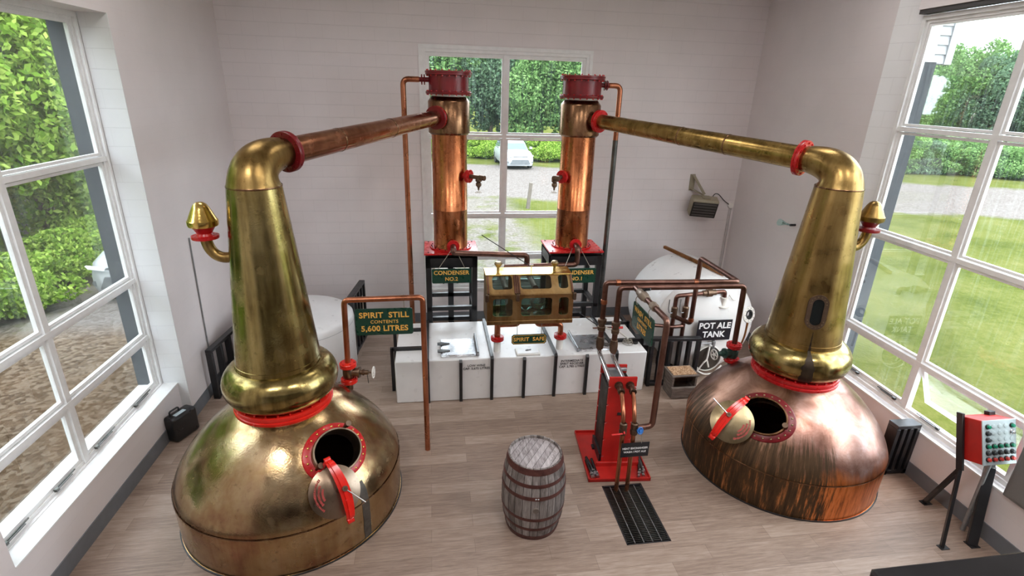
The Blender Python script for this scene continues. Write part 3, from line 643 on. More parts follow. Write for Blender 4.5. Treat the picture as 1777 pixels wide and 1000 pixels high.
# oval sight window in the wash still neck
def sight():
    az = R(-117.5); zc = 2.235; r = .424-.0967*(zc-1.76); n = Vector((math.cos(az), math.sin(az), .0967)).normalized(); c = Vector((4.09+r*math.cos(az), -4.744+r*math.sin(az), zc))
    ux = Vector((-math.sin(az), math.cos(az), 0)); vy = n.cross(ux); MT = Matrix((ux, vy, n)).transposed().to_4x4(); MT.translation = c-n*.012
    def stad(w, h, k=10):
        p = []
        for i in range(k+1): a_ = math.pi*i/k; p.append((w*math.cos(a_), h-w+w*math.sin(a_)))
        for i in range(k+1): a_ = math.pi+math.pi*i/k; p.append((w*math.cos(a_), -(h-w)+w*math.sin(a_)))
        return p
    o, i_ = stad(.105, .205), stad(.058, .155); mb = MB(); b = mb.bm; rows = []
    for pts, z in ((o, -.02), (o, .030), (i_, .030), (i_, .012)): rows.append([b.verts.new(MT @ Vector((x, y, z))) for x, y in pts])
    for p, q in zip(rows, rows[1:]):
        for k in range(len(p)): b.faces.new([p[k], p[(k+1) % len(p)], q[(k+1) % len(p)], q[k]])
    fr = mb.build('sight_window', 'bronze valve', potR)
    mb = MB(); mb.bm.faces.new([mb.bm.verts.new(MT @ Vector((x, y, .013))) for x, y in i_]); mb.build('glass', 'dark glass', fr)
    pts = stad(.081, .181, 7)
    studs(fr, 'lid brass', [MT @ Matrix.Translation((x, y, .03)) for x, y in pts], [(.007, 0), (.006, .007), (0, .008)], seg=8)
sight()
# lyne arms
CL = Vector((-.07, -1.2, 0)); CR = Vector((2.06, -1.2, 0))
for S, ad, cd_, Lc, Cc, mt, fm, lb in ((SL, adL, cdL, LL, CL, 'lyne copper', 'dark red paint', 'long copper lyne arm sloping from the left still to condenser number two'), (SR, adR, cdR, LR_, CR, 'lyne brass', 'red paint', 'long brassy lyne arm sloping from the right still to condenser number one')):
    t = thing('lyne_arm', S, lb, 'pipe'); ln = (Lc-.445-.44)/math.hypot(ad.x, ad.y); E_ = S+ad*ln
    MB().sweep([S+ad*(.012+(ln-.02)*i/20) for i in range(21)], lambda q: .134-.026*q, 40, False).build('pipe', mt, t, ang=60)
    MB().lathe([(.12, .014), (.20, .016), (.20, .038), (.196, .042), (.13, .044)], frame(S, ad), 48).build('flange', fm, t)
    bolts(t, fm, 12, .172, .038, .011, frame(S, ad), h=.016); bolts(t, fm, 12, .172, -.03, .011, frame(S, ad), h=.016)
    MB().lathe([(.10, -.034), (.168, -.032), (.172, -.028), (.172, -.006), (.10, -.004)], frame(E_, ad), 40).build('flange', fm, t)
    for q in (.30, .52) if Cc is CR else (.26, .60):
        MB().lathe([(.135-.026*q, -.01), (.138-.026*q, -.006), (.138-.026*q, .006), (.135-.026*q, .01)], frame(S+ad*ln*q, ad), 40).build('seam', 'collar bronze', t)

# ================================================================= CONDENSERS
def condenser(Cc, cd_, ad, S, ln, lb, side, collar, armz):
    t = thing('condenser', (Cc.x, Cc.y, 1.93), lb, 'condenser'); rb = .285
    MB().rev([(rb, 1.945), (rb+.004, 1.95), (rb, 1.96), (rb, 2.6), (rb+.002, 2.602), (rb, 2.604), (rb-.004, 3.83)], Cc, (0, 0, 1), 64).build('body', 'copper', t, ang=60)
    MB().rev([(rb, 1.935), (.35, 1.935), (.352, 1.94), (.352, 1.955), (rb, 1.958)], Cc, (0, 0, 1), 64).build('foot_flange', 'red paint', t)
    bolts(t, 'black steel', 20, .325, 1.955, .011, Matrix.Translation(Cc), h=.016, name='foot_bolt')
    MB().rev([(.28, 3.80), (.30, 3.802), (.327, 3.83), (.327, 4.29), (.318, 4.305), (.268, 4.365), (.26, 4.368)], Cc, (0, 0, 1), 64).build('collar', collar, t)
    MB().rev([(.25, 4.36), (.262, 4.362), (.262, 4.40), (.25, 4.402)], Cc, (0, 0, 1), 48).build('gasket', 'white fitting', t)
    MB().rev([(.24, 4.395), (.352, 4.397), (.356, 4.403), (.356, 4.432), (.35, 4.438), (.308, 4.442), (.308, 4.668), (.35, 4.672), (.356, 4.678), (.356, 4.702), (.362, 4.706), (.362, 4.726), (.35, 4.732), (0, 4.736)], Cc, (0, 0, 1), 64).build('head', 'dark red paint', t)
    for z_, h_ in ((4.736, .016), (4.652, .02), (4.38, .02), (4.436, .016)): bolts(t, 'red paint', 20, .332, z_, .012, Matrix.Translation(Cc), h=h_, name='head_bolt')
    E_ = S+ad*ln
    MB().sweep([E_+ad*.005, E_+ad*.12, E_+ad*.30], lambda q: .118, 36, False).build('inlet_stub', collar, t)
    MB().lathe([(.10, .0), (.172, .0), (.172, .024), (.11, .026)], frame(E_, ad), 40).build('inlet_flange', 'red paint', t)
    # side valve
    az = R(-38 if side < 0 else -142); d = Vector((math.cos(az), math.sin(az), 0)); b0 = Cc+Vector((0, 0, 3.17))
    v = MB().cyl(b0+d*.26, b0+d*.40, .045).cyl(b0+d*.35, b0+d*.372, .105, seg=28).cyl(b0+d*.376, b0+d*.398, .105, seg=28)
    v = v.build('drain_valve', 'red paint', t); bolts(v, 'red paint', 8, .08, .395, .011, frame(b0, d), h=.012)
    mb = MB().cyl(b0+d*.395, b0+d*.60, .034); e_ = b0+d*.585; mb.cyl(e_-d*.0+Vector((0, 0, .0)), e_+Vector((.07, -.07, 0)), .044, .04).rev([(.05, 0), (.052, -.06), (.03, -.075), (.045, -.09), (.045, -.13), (.018, -.16), (.012, -.20), (0, -.2)], e_-d*.02, (0, 0, 1), 16)
    mb.build('valve_body', 'bronze valve', v)
    mb = MB(); hub = e_-d*.02+Vector((0, 0, -.235)); mb.cyl(hub+Vector((0, 0, .04)), hub, .008); wheel(mb, hub, Vector((0, 0, 1)), .055, .006); mb.build('handwheel', 'white fitting', v)
    return t
def wheel(mb, c, n, r, tr, spokes=4):
    n = n.normalized(); F_ = frame(c, n); k = 28
    pts = [F_ @ Vector((r*math.cos(math.tau*i/k), r*math.sin(math.tau*i/k), 0)) for i in range(k)]
    rows = []
    for i in range(k):
        rad = (pts[i]-c).normalized(); rows.append([mb.bm.verts.new(pts[i]+rad*tr*math.cos(a)+n*tr*math.sin(a)) for a in [math.tau*j/8 for j in range(8)]])
    for i in range(k):
        for j in range(8): mb.bm.faces.new([rows[i][j], rows[(i+1) % k][j], rows[(i+1) % k][(j+1) % 8], rows[i][(j+1) % 8]])
    for s in range(spokes): mb.cyl(c, pts[int(k*s/spokes)], tr*.8, seg=6)
    mb.cyl(c-n*tr*1.6, c+n*tr*1.6, tr*2.4, seg=10)
lnL = (LL-.885)/math.hypot(adL.x, adL.y); lnR = (LR_-.885)/math.hypot(adR.x, adR.y)
condenser(CL, cdL, adL, SL, lnL, 'tall copper condenser column on the left, over the sign for number two', -1, 'collar bronze', 0)
condenser(CR, cdR, adR, SR, lnR, 'tall copper condenser column on the right, over the sign for number one', 1, 'collar bronze', 0)
for Cc, s, lb in ((CL, -1, 'black steel stand with red top plate under the left condenser'), (CR, 1, 'black steel stand with red top plate under the right condenser')):
    t = thing('condenser_stand', (Cc.x, Cc.y, 0), lb, 'stand'); hx = .43 if s < 0 else .46; yf, yb = -1.60, -.86; x0, x1 = Cc.x-hx, Cc.x+hx
    MB().box((x0-.02, yf-.02, 1.905), (x1+.02, yb+.02, 1.933), .004).build('top_plate', 'red paint', t)
    studs(t, 'black steel', [Matrix.Translation((x, y, 1.933)) for x in (x0+.05, x1-.05) for y in (yf+.04, yb-.04)], [(.012, 0), (.012, .012), (0, .013)], 'bolt', 6)
    for x in (x0+.02, x1-.02):
        for y in (yf+.04, yb-.06): MB().box((x-.02, y-.02, 1.86), (x+.02, y+.02, 1.905)).build('spacer', 'black steel', t)
    for x in (x0, x1-.09):
        for y in (yf, yb-.09): MB().box((x, y, 0), (x+.09, y+.09, 1.86), .006).build('leg', 'black steel', t)
    mb = MB().box((x0, yf, 1.68), (x1, yf+.02, 1.862)).box((x0, yb-.02, 1.68), (x1, yb, 1.862)).box((x0, yf, 1.68), (x0+.02, yb, 1.862)).box((x1-.02, yf, 1.68), (x1, yb, 1.862)).box((x0, yf, 1.845), (x1, yb, 1.862))
    mb.build('top_frame', 'black steel', t)
    mb = MB()
    for z in (.90,): mb.box((x0, yf+.01, z), (x1, yf+.08, z+.07)).box((x0, yb-.08, z), (x1, yb-.01, z+.07)).box((x0+.01, yf, z), (x0+.08, yb, z+.07)).box((x1-.08, yf, z), (x1-.01, yb, z+.07))
    mb.box((x0, yb-.08, .42), (x1, yb-.01, .49)).box((Cc.x-.05, yb-.08, .0), (Cc.x+.05, yb-.01, 1.7))
    mb.build('brace', 'black steel', t)
# outlet pipes from the feet of the condensers
t = thing('condensate_pipe', (-.07, -1.55, 1.97), 'dark copper pipe running right from the foot of the left condenser to the glass box', 'pipe')
z0 = 2.03
a0 = CL+Vector((.03, -.27, z0)); MB().cyl(a0, a0+Vector((0, -.06, 0)), .05).cyl(a0+Vector((0, -.05, 0)), a0+Vector((0, -.075, 0)), .105, seg=30).build('flange', 'red paint', t)
MB().tube([a0+Vector((0, -.07, 0)), (-.04, -1.66, 2.01), (-.04, -1.66, 1.955), (1.19, -1.66, 1.90), (1.19, -1.66, 1.62), (1.19, -2.49, 1.62)], .047, .07, 16).build('pipe', 'dull copper pipe', t)
t = thing('condensate_pipe', (2.06, -1.55, 1.97), 'dark copper pipe dropping and running left from the foot of the right condenser', 'pipe')
a0 = CR+Vector((-.01, -.27, z0)); MB().cyl(a0, a0+Vector((0, -.06, 0)), .05).cyl(a0+Vector((0, -.05, 0)), a0+Vector((0, -.075, 0)), .105, seg=30).build('flange', 'red paint', t)
MB().tube([a0+Vector((0, -.07, 0)), (2.05, -1.70, 2.02), (2.05, -1.70, 1.73), (.74, -1.75, 1.72), (.74, -1.75, 1.60), (.74, -2.49, 1.60)], .047, .07, 16).build('pipe', 'dull copper pipe', t)
MB().rev([(.05, 0), (.056, .01), (.056, .12), (.05, .13)], (.74, -1.75, 1.66), (0, 0, 1), 16).build('sleeve', 'white fitting', t)
# cooling water pipes
for s, Cc, x1, lb, mt in ((-1, CL, -.765, 'bright copper water pipe rising to the top of the left condenser', 'copper pipe'), (1, CR, 2.70, 'water pipe, copper above and dark below, rising to the top of the right condenser', 'copper pipe')):
    t = thing('water_pipe', (x1, -1.2, 0), lb, 'pipe'); zt = 4.60
    MB().cyl((Cc.x+s*.30, -1.2, zt), (Cc.x+s*.47, -1.2, zt), .035).cyl((Cc.x+s*.36, -1.2, zt), (Cc.x+s*.38, -1.2, zt), .075, seg=8).cyl((Cc.x+s*.40, -1.2, zt), (Cc.x+s*.42, -1.2, zt), .075, seg=8).build('union', 'dark red paint', t)
    if s < 0: MB().tube([(Cc.x+s*.45, -1.2, zt), (x1, -1.2, zt), (x1, -1.2, 0)], .042, .09, 18).build('pipe', mt, t)
    else:
        MB().tube([(Cc.x+s*.45, -1.2, zt), (x1, -1.2, zt), (x1, -1.2, 3.75)], .042, .09, 18).build('pipe', mt, t); MB().cyl((x1, -1.2, 0), (x1, -1.2, 3.75), .044).build('lower_pipe', 'dark steel', t)
# ================================================================= RECEIVER TANKS
TF, TB, TZ = -3.0, -1.63, .70
secs = [(-.97, .47, 'white low wine receiver tank at the left end of the row'), (.47, 1.45, 'white middle receiver tank under the brass glass-fronted box'), (1.45, 2.93, 'white intermediate spirit receiver tank at the right end of the row')]
tanks = []
for x0, x1, lb in secs:
    t = thing('receiver_tank', ((x0+x1)/2, (TF+TB)/2, 0), lb, 'tank', None); tanks.append(t)
    MB().box((x0+.004, TF, 0), (x1-.004, TB, TZ), .012).build('tank_body', 'white tank', t)
def strap(t, x, full=True):
    w_ = .045
    if full:
        MB().box((x-w_/2, TF-.045, 0), (x+w_/2, TF, TZ+.012)).poly([(0, 0), (0, .0)] if False else [(TF-.045, TZ+.012), (TF-.012, TZ+.045), (TB, TZ+.045), (TB, TZ), (TF, TZ)], w_, Matrix(((0, 0, 1, x-w_/2), (1, 0, 0, 0), (0, 1, 0, 0), (0, 0, 0, 1)))).build('strap', 'black steel', t)
    else: MB().poly([(TF-.045, 0), (TF-.045, TZ-.03), (TF-.02, TZ), (TF, TZ), (TF, 0)], w_, Matrix(((0, 0, 1, x-w_/2), (1, 0, 0, 0), (0, 1, 0, 0), (0, 0, 0, 1)))).build('strap', 'black steel', t)
strap(tanks[0], -.49); strap(tanks[0], 0, False); strap(tanks[1], .47); strap(tanks[1], .965, False); strap(tanks[2], 1.45); strap(tanks[2], 1.95, False); strap(tanks[2], 2.42)
for t, xe, xi, s in ((tanks[0], -1.03, -.51, -1), (tanks[2], 2.98, 2.44, 1)):
    for y in (-2.62, -1.95):
        MB().box((min(xe, xi), y-.025, TZ), (max(xe, xi), y+.025, TZ+.05)).box((xe-.025, y-.025, 0), (xe+.025, y+.025, TZ+.05)).build('strap', 'black steel', t)
# stainless lids
def lid(t, x0, x1, y0, y1, hinge):
    L_ = MB().box((x0, y0, TZ), (x1, y1, TZ+.022), .006); L_.bm.verts.ensure_lookup_table()
    L_ = L_.box((x0+.02, y0+.02, TZ+.02), (x1-.02, y1-.02, TZ+.03), .01).build('lid', 'steel', t)
    mb = MB(); xs_ = x1+.02 if hinge > 0 else x0-.02
    mb.box((xs_-.022, y0-.02, TZ+.01), (xs_+.022, y1+.04, TZ+.06), .01); mb.cyl((xs_, y0-.02, TZ+.075), (xs_, y1+.05, TZ+.075), .016); mb.build('lid_clamp', 'galvanised', L_)
    xo = x0 if hinge > 0 else x1
    for y in (y0+.16, y1-.18):
        MB().poly([(-.05, -.035), (.02, -.05), (.14, -.012), (.14, .012), (.02, .05), (-.05, .035)], .012, Matrix.Translation((xo, y, TZ+.028)) @ Matrix.Rotation(0 if hinge > 0 else math.pi, 4, 'Z')).build('lid_hinge', 'dark steel', L_)
lid(tanks[0], -.29, .24, -2.92, -2.34, 1); lid(tanks[2], 1.84, 2.34, -2.92, -2.36, -1)
text('LOW WINE\nCAP. 3,675 LITRES', .052, at(.235, TF-.004, .565), 'printed black', tanks[0], bold=.012, depth=.001)
text('INTERMEDIATE\nSPIRIT RECEIVER\nCAP. 3,785 LITRES', .052, at(1.715, TF-.004, .55), 'printed black', tanks[2], bold=.012, depth=.001)
# gauge set into the middle tank
t = thing('level_gauge', (1.03, -2.92, TZ), 'shallow clear-fronted gauge box lying on the middle tank', 'gauge')
MB().box((.85, -3.0+.02, TZ), (1.22, -2.76, TZ+.035), .012).build('case', 'white fitting', t); MB().box((.875, -2.955, TZ+.035), (1.195, -2.785, TZ+.039)).build('dial', 'white tank', t)
MB().cyl((1.00, -2.87, TZ+.044), (1.09, -2.85, TZ+.044), .006).cyl((1.03, -2.86, TZ+.038), (1.03, -2.86, TZ+.05), .012).build('pointer', 'black steel', t)
t = thing('red_bar_lever', (2.3, -2.2, TZ), 'red bar handle above the right end of the intermediate tank', 'lever')
MB().cyl((2.27, -2.2, TZ+.06), (2.56, -2.2, TZ+.06), .014).build('bar', 'dull copper pipe', t); MB().cyl((2.60, -2.21, TZ+.06), (2.79, -2.22, TZ+.06), .022).build('grip', 'red handle', t); MB().cyl((2.56, -2.2, TZ+.06), (2.61, -2.2, TZ+.06), .013).cyl((2.47, -2.2, TZ), (2.47, -2.2, TZ+.06), .02).build('spindle', 'dark steel', t)
t = thing('tank_vent', (2.72, -2.75, TZ), 'small wire cage on top of the right end tank', 'vent'); mb = MB()
for k in range(3): mb_c = Vector((2.70, -2.72, TZ+.02+.03*k)); wheel(mb, mb_c, Vector((0, 0, 1)), .085-.01*k, .004, 4)
mb.build('cage', 'wire', t); mb = MB().tube([(2.70, -2.72, TZ+.1), (2.62, -2.58, TZ+.14), (2.42, -2.3, TZ+.12), (2.40, -2.25, TZ)], .013, .05, 10); mb.build('hose', 'white fitting', t)
mb = MB().rev([(0, .0), (.06, 0), (.06, .02), (0, .025)], (2.83, -2.68, TZ), (0, 0, 1), 20); tag(mb.build('rubber_disc', 'black plastic'), 'flat black rubber disc on the far right corner of the tanks', 'disc')

# ================================================================= SPIRIT SAFE
SX0, SX1, SF, SBk, SZ0, SZF, SZT = .385, 1.665, -3.0, -2.48, 1.25, 1.73, 1.94
safe = thing('spirit_safe', (1.03, -2.7, SZ0), 'long brass box with glass windows and two knobs above the white tanks', 'spirit safe')
SM = 'safe brass'; th = .022; ST = -2.80   # y of top front edge
def framed(name, P, us, vs, holes, rad=.045, parent=safe, thick=.02, glass='safe glass'):
    """plate in local (u,v) with rounded window openings; P(u,v,d)"""
    mb = MB(); b = mb.bm; u0, u1 = us; v0, v1 = vs
    # columns between hole centres keep the mesh simple: one ring per hole
    edges = [u0]+[(holes[i][1]+holes[i+1][0])/2 for i in range(len(holes)-1)]+[u1]
    for (h0, h1, w0, w1), e0, e1 in zip(holes, edges, edges[1:]):
        inner, outer = [], []; k = 5
        for (cx_, cy_, st) in ((h1-rad, w1-rad, 0), (h0+rad, w1-rad, 90), (h0+rad, w0+rad, 180), (h1-rad, w0+rad, 270)):
            for i in range(k+1):
                a_ = R(st+90*i/k); inner.append((cx_+rad*math.cos(a_), cy_+rad*math.sin(a_)))
        cc = ((h0+h1)/2, (w0+w1)/2)
        for x, y in inner:
            dx_, dy_ = x-cc[0], y-cc[1]; s1 = ((e1-cc[0])/dx_ if dx_ > 0 else (e0-cc[0])/dx_) if abs(dx_) > 1e-6 else 9e9; s2 = ((v1-cc[1])/dy_ if dy_ > 0 else (v0-cc[1])/dy_) if abs(dy_) > 1e-6 else 9e9
            s_ = min(s1, s2); outer.append((cc[0]+dx_*s_, cc[1]+dy_*s_))
        # make sure corners are present
        corners = [(e1, v1), (e0, v1), (e0, v0), (e1, v0)]
        for c_ in corners:
            j = min(range(len(outer)), key=lambda q: (outer[q][0]-c_[0])**2+(outer[q][1]-c_[1])**2); outer[j] = c_
        n_ = len(inner); F0 = [b.verts.new(P(x, y, 0)) for x, y in outer]; F1 = [b.verts.new(P(x, y, 0)) for x, y in inner]; B1 = [b.verts.new(P(x, y, thick)) for x, y in inner]; B0 = [b.verts.new(P(x, y, thick)) for x, y in outer]
        for A, B_ in ((F0, F1), (F1, B1), (B1, B0)):
            for i in range(n_): b.faces.new([A[i], A[(i+1) % n_], B_[(i+1) % n_], B_[i]])
        g_ = MB(); g_.bm.faces.new([g_.bm.verts.new(P(x, y, thick*.6)) for x, y in inner]); g_.build('pane', glass, parent, smooth=False)
    return mb.build(name, SM, parent)
Wd = SX1-SX0; cols = [(.085, .375), (.50, .96), (1.065, 1.21)]
framed('front_frame', lambda u, v, d: Vector((SX0+u, SF+d, SZ0+v)), (0, Wd), (0, SZF-SZ0), [(a_, b_, .13, .41) for a_, b_ in cols])
sn = Vector((0, SZT-SZF, -(ST-SF))).normalized(); sv = Vector((0, ST-SF, SZT-SZF)); sl_ = sv.length; sv.normalize(); sn = Vector((0, -sv.z, sv.y))
framed('sloping_lid', lambda u, v, d: Vector((SX0+u, SF, SZF))+sv*v-sn*d, (0, Wd), (0, sl_), [(a_, b_, .075, .29) for a_, b_ in cols])
for x in (SX0, SX1-th):
    MB().poly([(SF+.02, SZ0), (SBk, SZ0), (SBk, SZT), (ST, SZT), (SF+.02, SZF)], th, Matrix(((0, 0, 1, x), (1, 0, 0, 0), (0, 1, 0, 0), (0, 0, 0, 1)))).build('end_panel', SM, safe)
MB().box((SX0, SF+.02, SZ0), (SX1, SBk, SZ0+.02)).build('floor_panel', SM, safe)
framed('back_frame', lambda u, v, d: Vector((SX0+u, SBk-.02+d, SZ0+v)), (0, Wd), (.02, SZT-SZ0), [(a_, b_, .10, .60) for a_, b_ in cols], glass='back glass')
MB().box((SX0-.01, ST-.01, SZT), (SX1+.01, SBk+.01, SZT+.022), .005).build('top_plate', 'bright brass', safe)
for x in (SX0+.02, SX0+.44, SX1-.02):
    for q in (-.03, 0, .03) if x == SX0+.44 else (0,):
        MB().beam(Vector((x+q, SF, SZF+.0))+sn*.012, Vector((x+q, SF, SZF))+sv*sl_+sn*.012, .02, .03).build('hinge_strap', 'dull copper pipe', safe)
MB().box((SX0-.01, SF-.02, SZF-.03), (SX1+.01, SF, SZF), .004).box((SX0-.005, SF-.012, SZ0+.0), (SX1+.005, SF, SZ0+.06), .004).build('rail', 'safe brass', safe)
for x in (SX0-.005, SX0+.44, SX1+.005): MB().box((x-.025, SF-.045, SZF-.10), (x+.025, SF-.01, SZF+.01), .006).cyl((x, SF-.05, SZF-.085), (x, SF-.01, SZF-.085), .016).build('hasp', 'bronze valve', safe)
studs(safe, 'old brass', [frame((SX0+x, SF-.012, SZ0+.04), (0, -1, 0)) for x in (.08, .35, 1.05, 1.15)], [(.02, 0), (.016, .008), (0, .012)])
for x in (SX0+.20, SX1-.22): MB().rev([(.022, 0), (.02, .05), (.032, .055), (.035, .065), (.055, .09), (.058, .11), (.04, .135), (0, .142)], (x, -2.60, SZT+.022), (0, 0, 1), 24).build('knob', 'lid brass', safe)
mb = MB().cyl((SX0+.70, -2.62, SZT+.02), (SX0+.70, -2.62, SZT+.10), .008).cyl((SX0+.67, -2.62, SZT+.10), (SX0+.73, -2.62, SZT+.10), .01); mb.build('spigot', 'steel', safe)
# glassware inside the safe
ji = 0
jl = ['small stoppered hydrometer jar at the left end inside the brass box', 'clear glass jar beside the left end jar inside the brass box', 'round glass bowl left of the centre inside the brass box', 'large round glass bowl right of the centre inside the brass box', 'narrow glass jar at the right end inside the brass box']
for (x, y, r, h) in ((.50, -2.74, .055, .34), (.66, -2.70, .06, .30), (1.00, -2.72, .10, .30), (1.22, -2.70, .125, .32), (1.53, -2.76, .045, .32)):
    b0 = SZ0+.02
    mb = MB().rev([(0, 0), (r*.7, 0), (r*.75, .02), (r*.25, .05), (r*.25, .09), (r, .14), (r*1.02, .22), (r*.95, h*.8), (r*.5, h*.93), (r*.45, h)] if r > .07 else [(0, 0), (r, 0), (r, .02), (r*.8, .03), (r*.8, h*.8), (r*.4, h*.88), (r*.4, h)], (x, y, b0), (0, 0, 1), 24)
    o = mb.build('glass_jar', 'vessel glass'); anchor(o, (x, y, b0)); tag(o, jl[ji], 'jar', 'glass jars in the spirit safe'); ji += 1
# pipes below the safe
for xs_, xd, lb in ((.572, .93, 'copper drain pipe with red flange under the left half of the brass box'), (1.56, 1.18, 'copper drain pipe with red flange under the right half of the brass box')):
    t = thing('drain_pipe', (xs_, -2.77, TZ), lb, 'pipe')
    MB().rev([(.055, 0), (.055, .20), (0, .2)], (xs_, -2.77, TZ), (0, 0, 1), 20).build('socket', 'white fitting', t)
    MB().rev([(0, .19), (.095, .19), (.10, .196), (.10, .215), (.094, .22), (.10, .226), (.10, .246), (.094, .25), (0, .25)], (xs_, -2.77, TZ), (0, 0, 1), 28).build('flange', 'red paint', t)
    if xs_ < 1: MB().cyl((xs_, -2.77, TZ+.25), (xs_, -2.77, SZ0), .047).tube([(xs_, -2.77, 1.14), (xd-.04, -2.77, 1.14), (xd-.04, -2.77, SZ0)], .038, .07, 14).build('pipe', 'copper pipe', t)
    else: MB().tube([(xs_, -2.77, TZ+.25), (xs_, -2.77, 1.13), (xd, -2.77, 1.13), (xd, -2.77, SZ0)], .042, .07, 14).build('pipe', 'copper pipe', t)
def sign(x0, x1, z0, z1, y, lines, lb, matn='sign green', border=False, wires=(), notch=False, th=.012):
    t = thing('hanging_sign', ((x0+x1)/2, y, z0), lb, 'sign'); w_, h_ = x1-x0, z1-z0; c_ = .025
    def outl(i):
        a_, b_, k = w_/2-i, h_/2-i, c_
        if notch: return [(-a_+k, -b_), (a_-k, -b_), (a_-k*.6, -b_+k*.6), (a_, -b_+k), (a_, b_-k), (a_-k*.6, b_-k*.6), (a_-k, b_), (-a_+k, b_), (-a_+k*.6, b_-k*.6), (-a_, b_-k), (-a_, -b_+k), (-a_+k*.6, -b_+k*.6)]
        if matn == 'sign black': return [(-a_, -b_), (a_, -b_), (a_, b_), (-a_, b_)]
        o_ = []
        for sx_, sy_, st in ((1, -1, 270), (1, 1, 0), (-1, 1, 90), (-1, -1, 180)):
            for q in range(4): an = R(st+30*q); o_.append((sx_*(a_-k)+k*math.cos(an), sy_*(b_-k)+k*math.sin(an)))
        return o_
    Mx = at((x0+x1)/2, y, (z0+z1)/2)
    MB().poly(outl(0), th, Mx @ Matrix.Translation((0, 0, -th))).build('board', matn, t)
    if border:
        mb = MB(); o1, o2 = outl(.010), outl(.016); b = mb.bm; A = [b.verts.new(Mx @ Vector((*p, .0015))) for p in o1]; B_ = [b.verts.new(Mx @ Vector((*p, .0015))) for p in o2]
        for i in range(len(A)): b.faces.new([A[i], A[(i+1) % len(A)], B_[(i+1) % len(A)], B_[i]])
        mb.build('border', 'sign gold', t, smooth=False)
    for s_, sz, dz, col, bold, sp, sx in lines: text(s_, sz, Mx @ Matrix.Translation((0, dz, .001)), col, t, bold=bold, spacing=sp, sx=sx, depth=.001)
    for p, q in wires: MB().cyl(p, q, .005, seg=6).build('wire', 'wire', t)
    return t
sign(.76, 1.29, .915, 1.075, -3.0, [('SPIRIT  SAFE', .085, 0, 'sign gold', .02, 1.05, 1.0)], 'small dark green sign with gold words spirit safe', border=True, notch=True, wires=[((.84, -2.994, 1.07), (.84, -2.98, 1.25)), ((1.21, -2.994, 1.07), (1.21, -2.98, 1.25))])
sign(-.40, .24, 1.45, 1.70, -1.72, [('CONDENSER', .098, .055, 'sign gold', .02, 1.04, .98), ('NO.2', .090, -.055, 'sign gold', .02, 1.04, 1)], 'dark green sign with gold words condenser number two', wires=[((-.30, -1.714, 1.69), (-.08, -1.66, 2.0)), ((.15, -1.714, 1.69), (.0, -1.66, 2.0))])
sign(1.70, 2.36, 1.44, 1.70, -1.82, [('CONDENSER', .098, .055, 'sign gold', .02, 1.04, .98), ('NO.1', .090, -.055, 'sign gold', .02, 1.04, 1)], 'dark green sign with gold words condenser number one, partly behind the brass box', wires=[((1.80, -1.814, 1.69), (1.98, -1.6, 1.99)), ((2.27, -1.814, 1.69), (2.12, -1.6, 1.99))])
sign(-1.29, -.625, 1.70, 2.04, -4.14, [('SPIRIT  STILL', .098, .085, 'sign gold', .025, 1.06, 1.0), ('CONTENTS', .058, .0, 'sign gold', .012, 1.1, 1), ('5,600 LITRES', .098, -.088, 'sign gold', .025, 1.04, 1.0)], 'dark green sign with gold words spirit still contents 5,600 litres', wires=[((-1.19, -4.134, 2.03), (-1.19, -4.14, 2.21)), ((-.72, -4.134, 2.03), (-.72, -4.14, 2.21))])
# valves on the stills ------------------------------------------------
def gate_valve(name, base, ztop, lb, d, body, wheelm, pts, pr, extra=None):
    x, y, z = base; t = thing(name, base, lb, 'pipe'); v = Vector(base)
    MB().cyl(v-Vector((0, 0, .04)), v+Vector((0, 0, .08)), .04).build('spigot', 'bronze valve', t)
    for zz in (.06, .27):
        MB().rev([(0, 0), (.095, 0), (.10, .006), (.10, .024), (.094, .028), (.10, .032), (.10, .05), (.095, .056), (.055, .06), (0, .06)], v+Vector((0, 0, zz)), (0, 0, 1), 30).build('flange', 'bright red paint' if d.x > 0 else 'red paint', t); bolts(t, 'red paint', 6, .078, zz-.012, .010, Matrix.Translation(v), h=.08)
    b_ = v+Vector((0, 0, .195)); body_o = MB().rev([(.045, .10), (.062, .12), (.072, .17), (.072, .22), (.062, .265), (.045, .28)], v, (0, 0, 1), 20)
    body_o.cyl(b_+d*.03, b_+d*.13, .055).cyl(b_+d*.12, b_+d*.14, .07, seg=16).cyl(b_+d*.14, b_+d*.24, .03).cyl(b_+d*.17, b_+d*.19, .04, seg=8).cyl(b_+d*.2, b_+d*.30, .012); body_o = body_o.build('valve_body', body, t)
    mb = MB(); wheel(mb, b_+d*.30, d, .068, .008, 5); mb.build('handwheel', wheelm, body_o)
    MB().tube(pts, pr, .06, 16).build('pipe', 'copper pipe' if d.x > 0 else 'dull copper pipe', t)
    return t
tv = gate_valve('valve_pipe', (-1.42, -4.14, 1.02), 2.17, 'copper pipe arch with red flanged valve rising from the left still down to the floor', Vector((1, -.12, 0)).normalized(), 'bronze valve', 'white fitting',
    [(-1.42, -4.14, 1.33), (-1.40, -4.14, 2.16), (-.50, -4.14, 2.17), (-.50, -4.14, 0)], .034)
MB().cyl((-1.20, -4.16, 1.18), (-1.19, -4.16, 1.06), .004).build('lever', 'dark steel', tv)
tv = gate_valve('valve_pipe', (3.65, -4.09, 1.03), 2.2, 'dark pipe with red flanged green valve rising from the right still and running left', Vector((-1, -.15, 0)).normalized(), 'valve green', 'white fitting',
    [(3.65, -4.09, 1.34), (3.63, -4.09, 2.19), (1.94, -4.09, 2.21), (1.94, -4.09, 1.30)], .036)
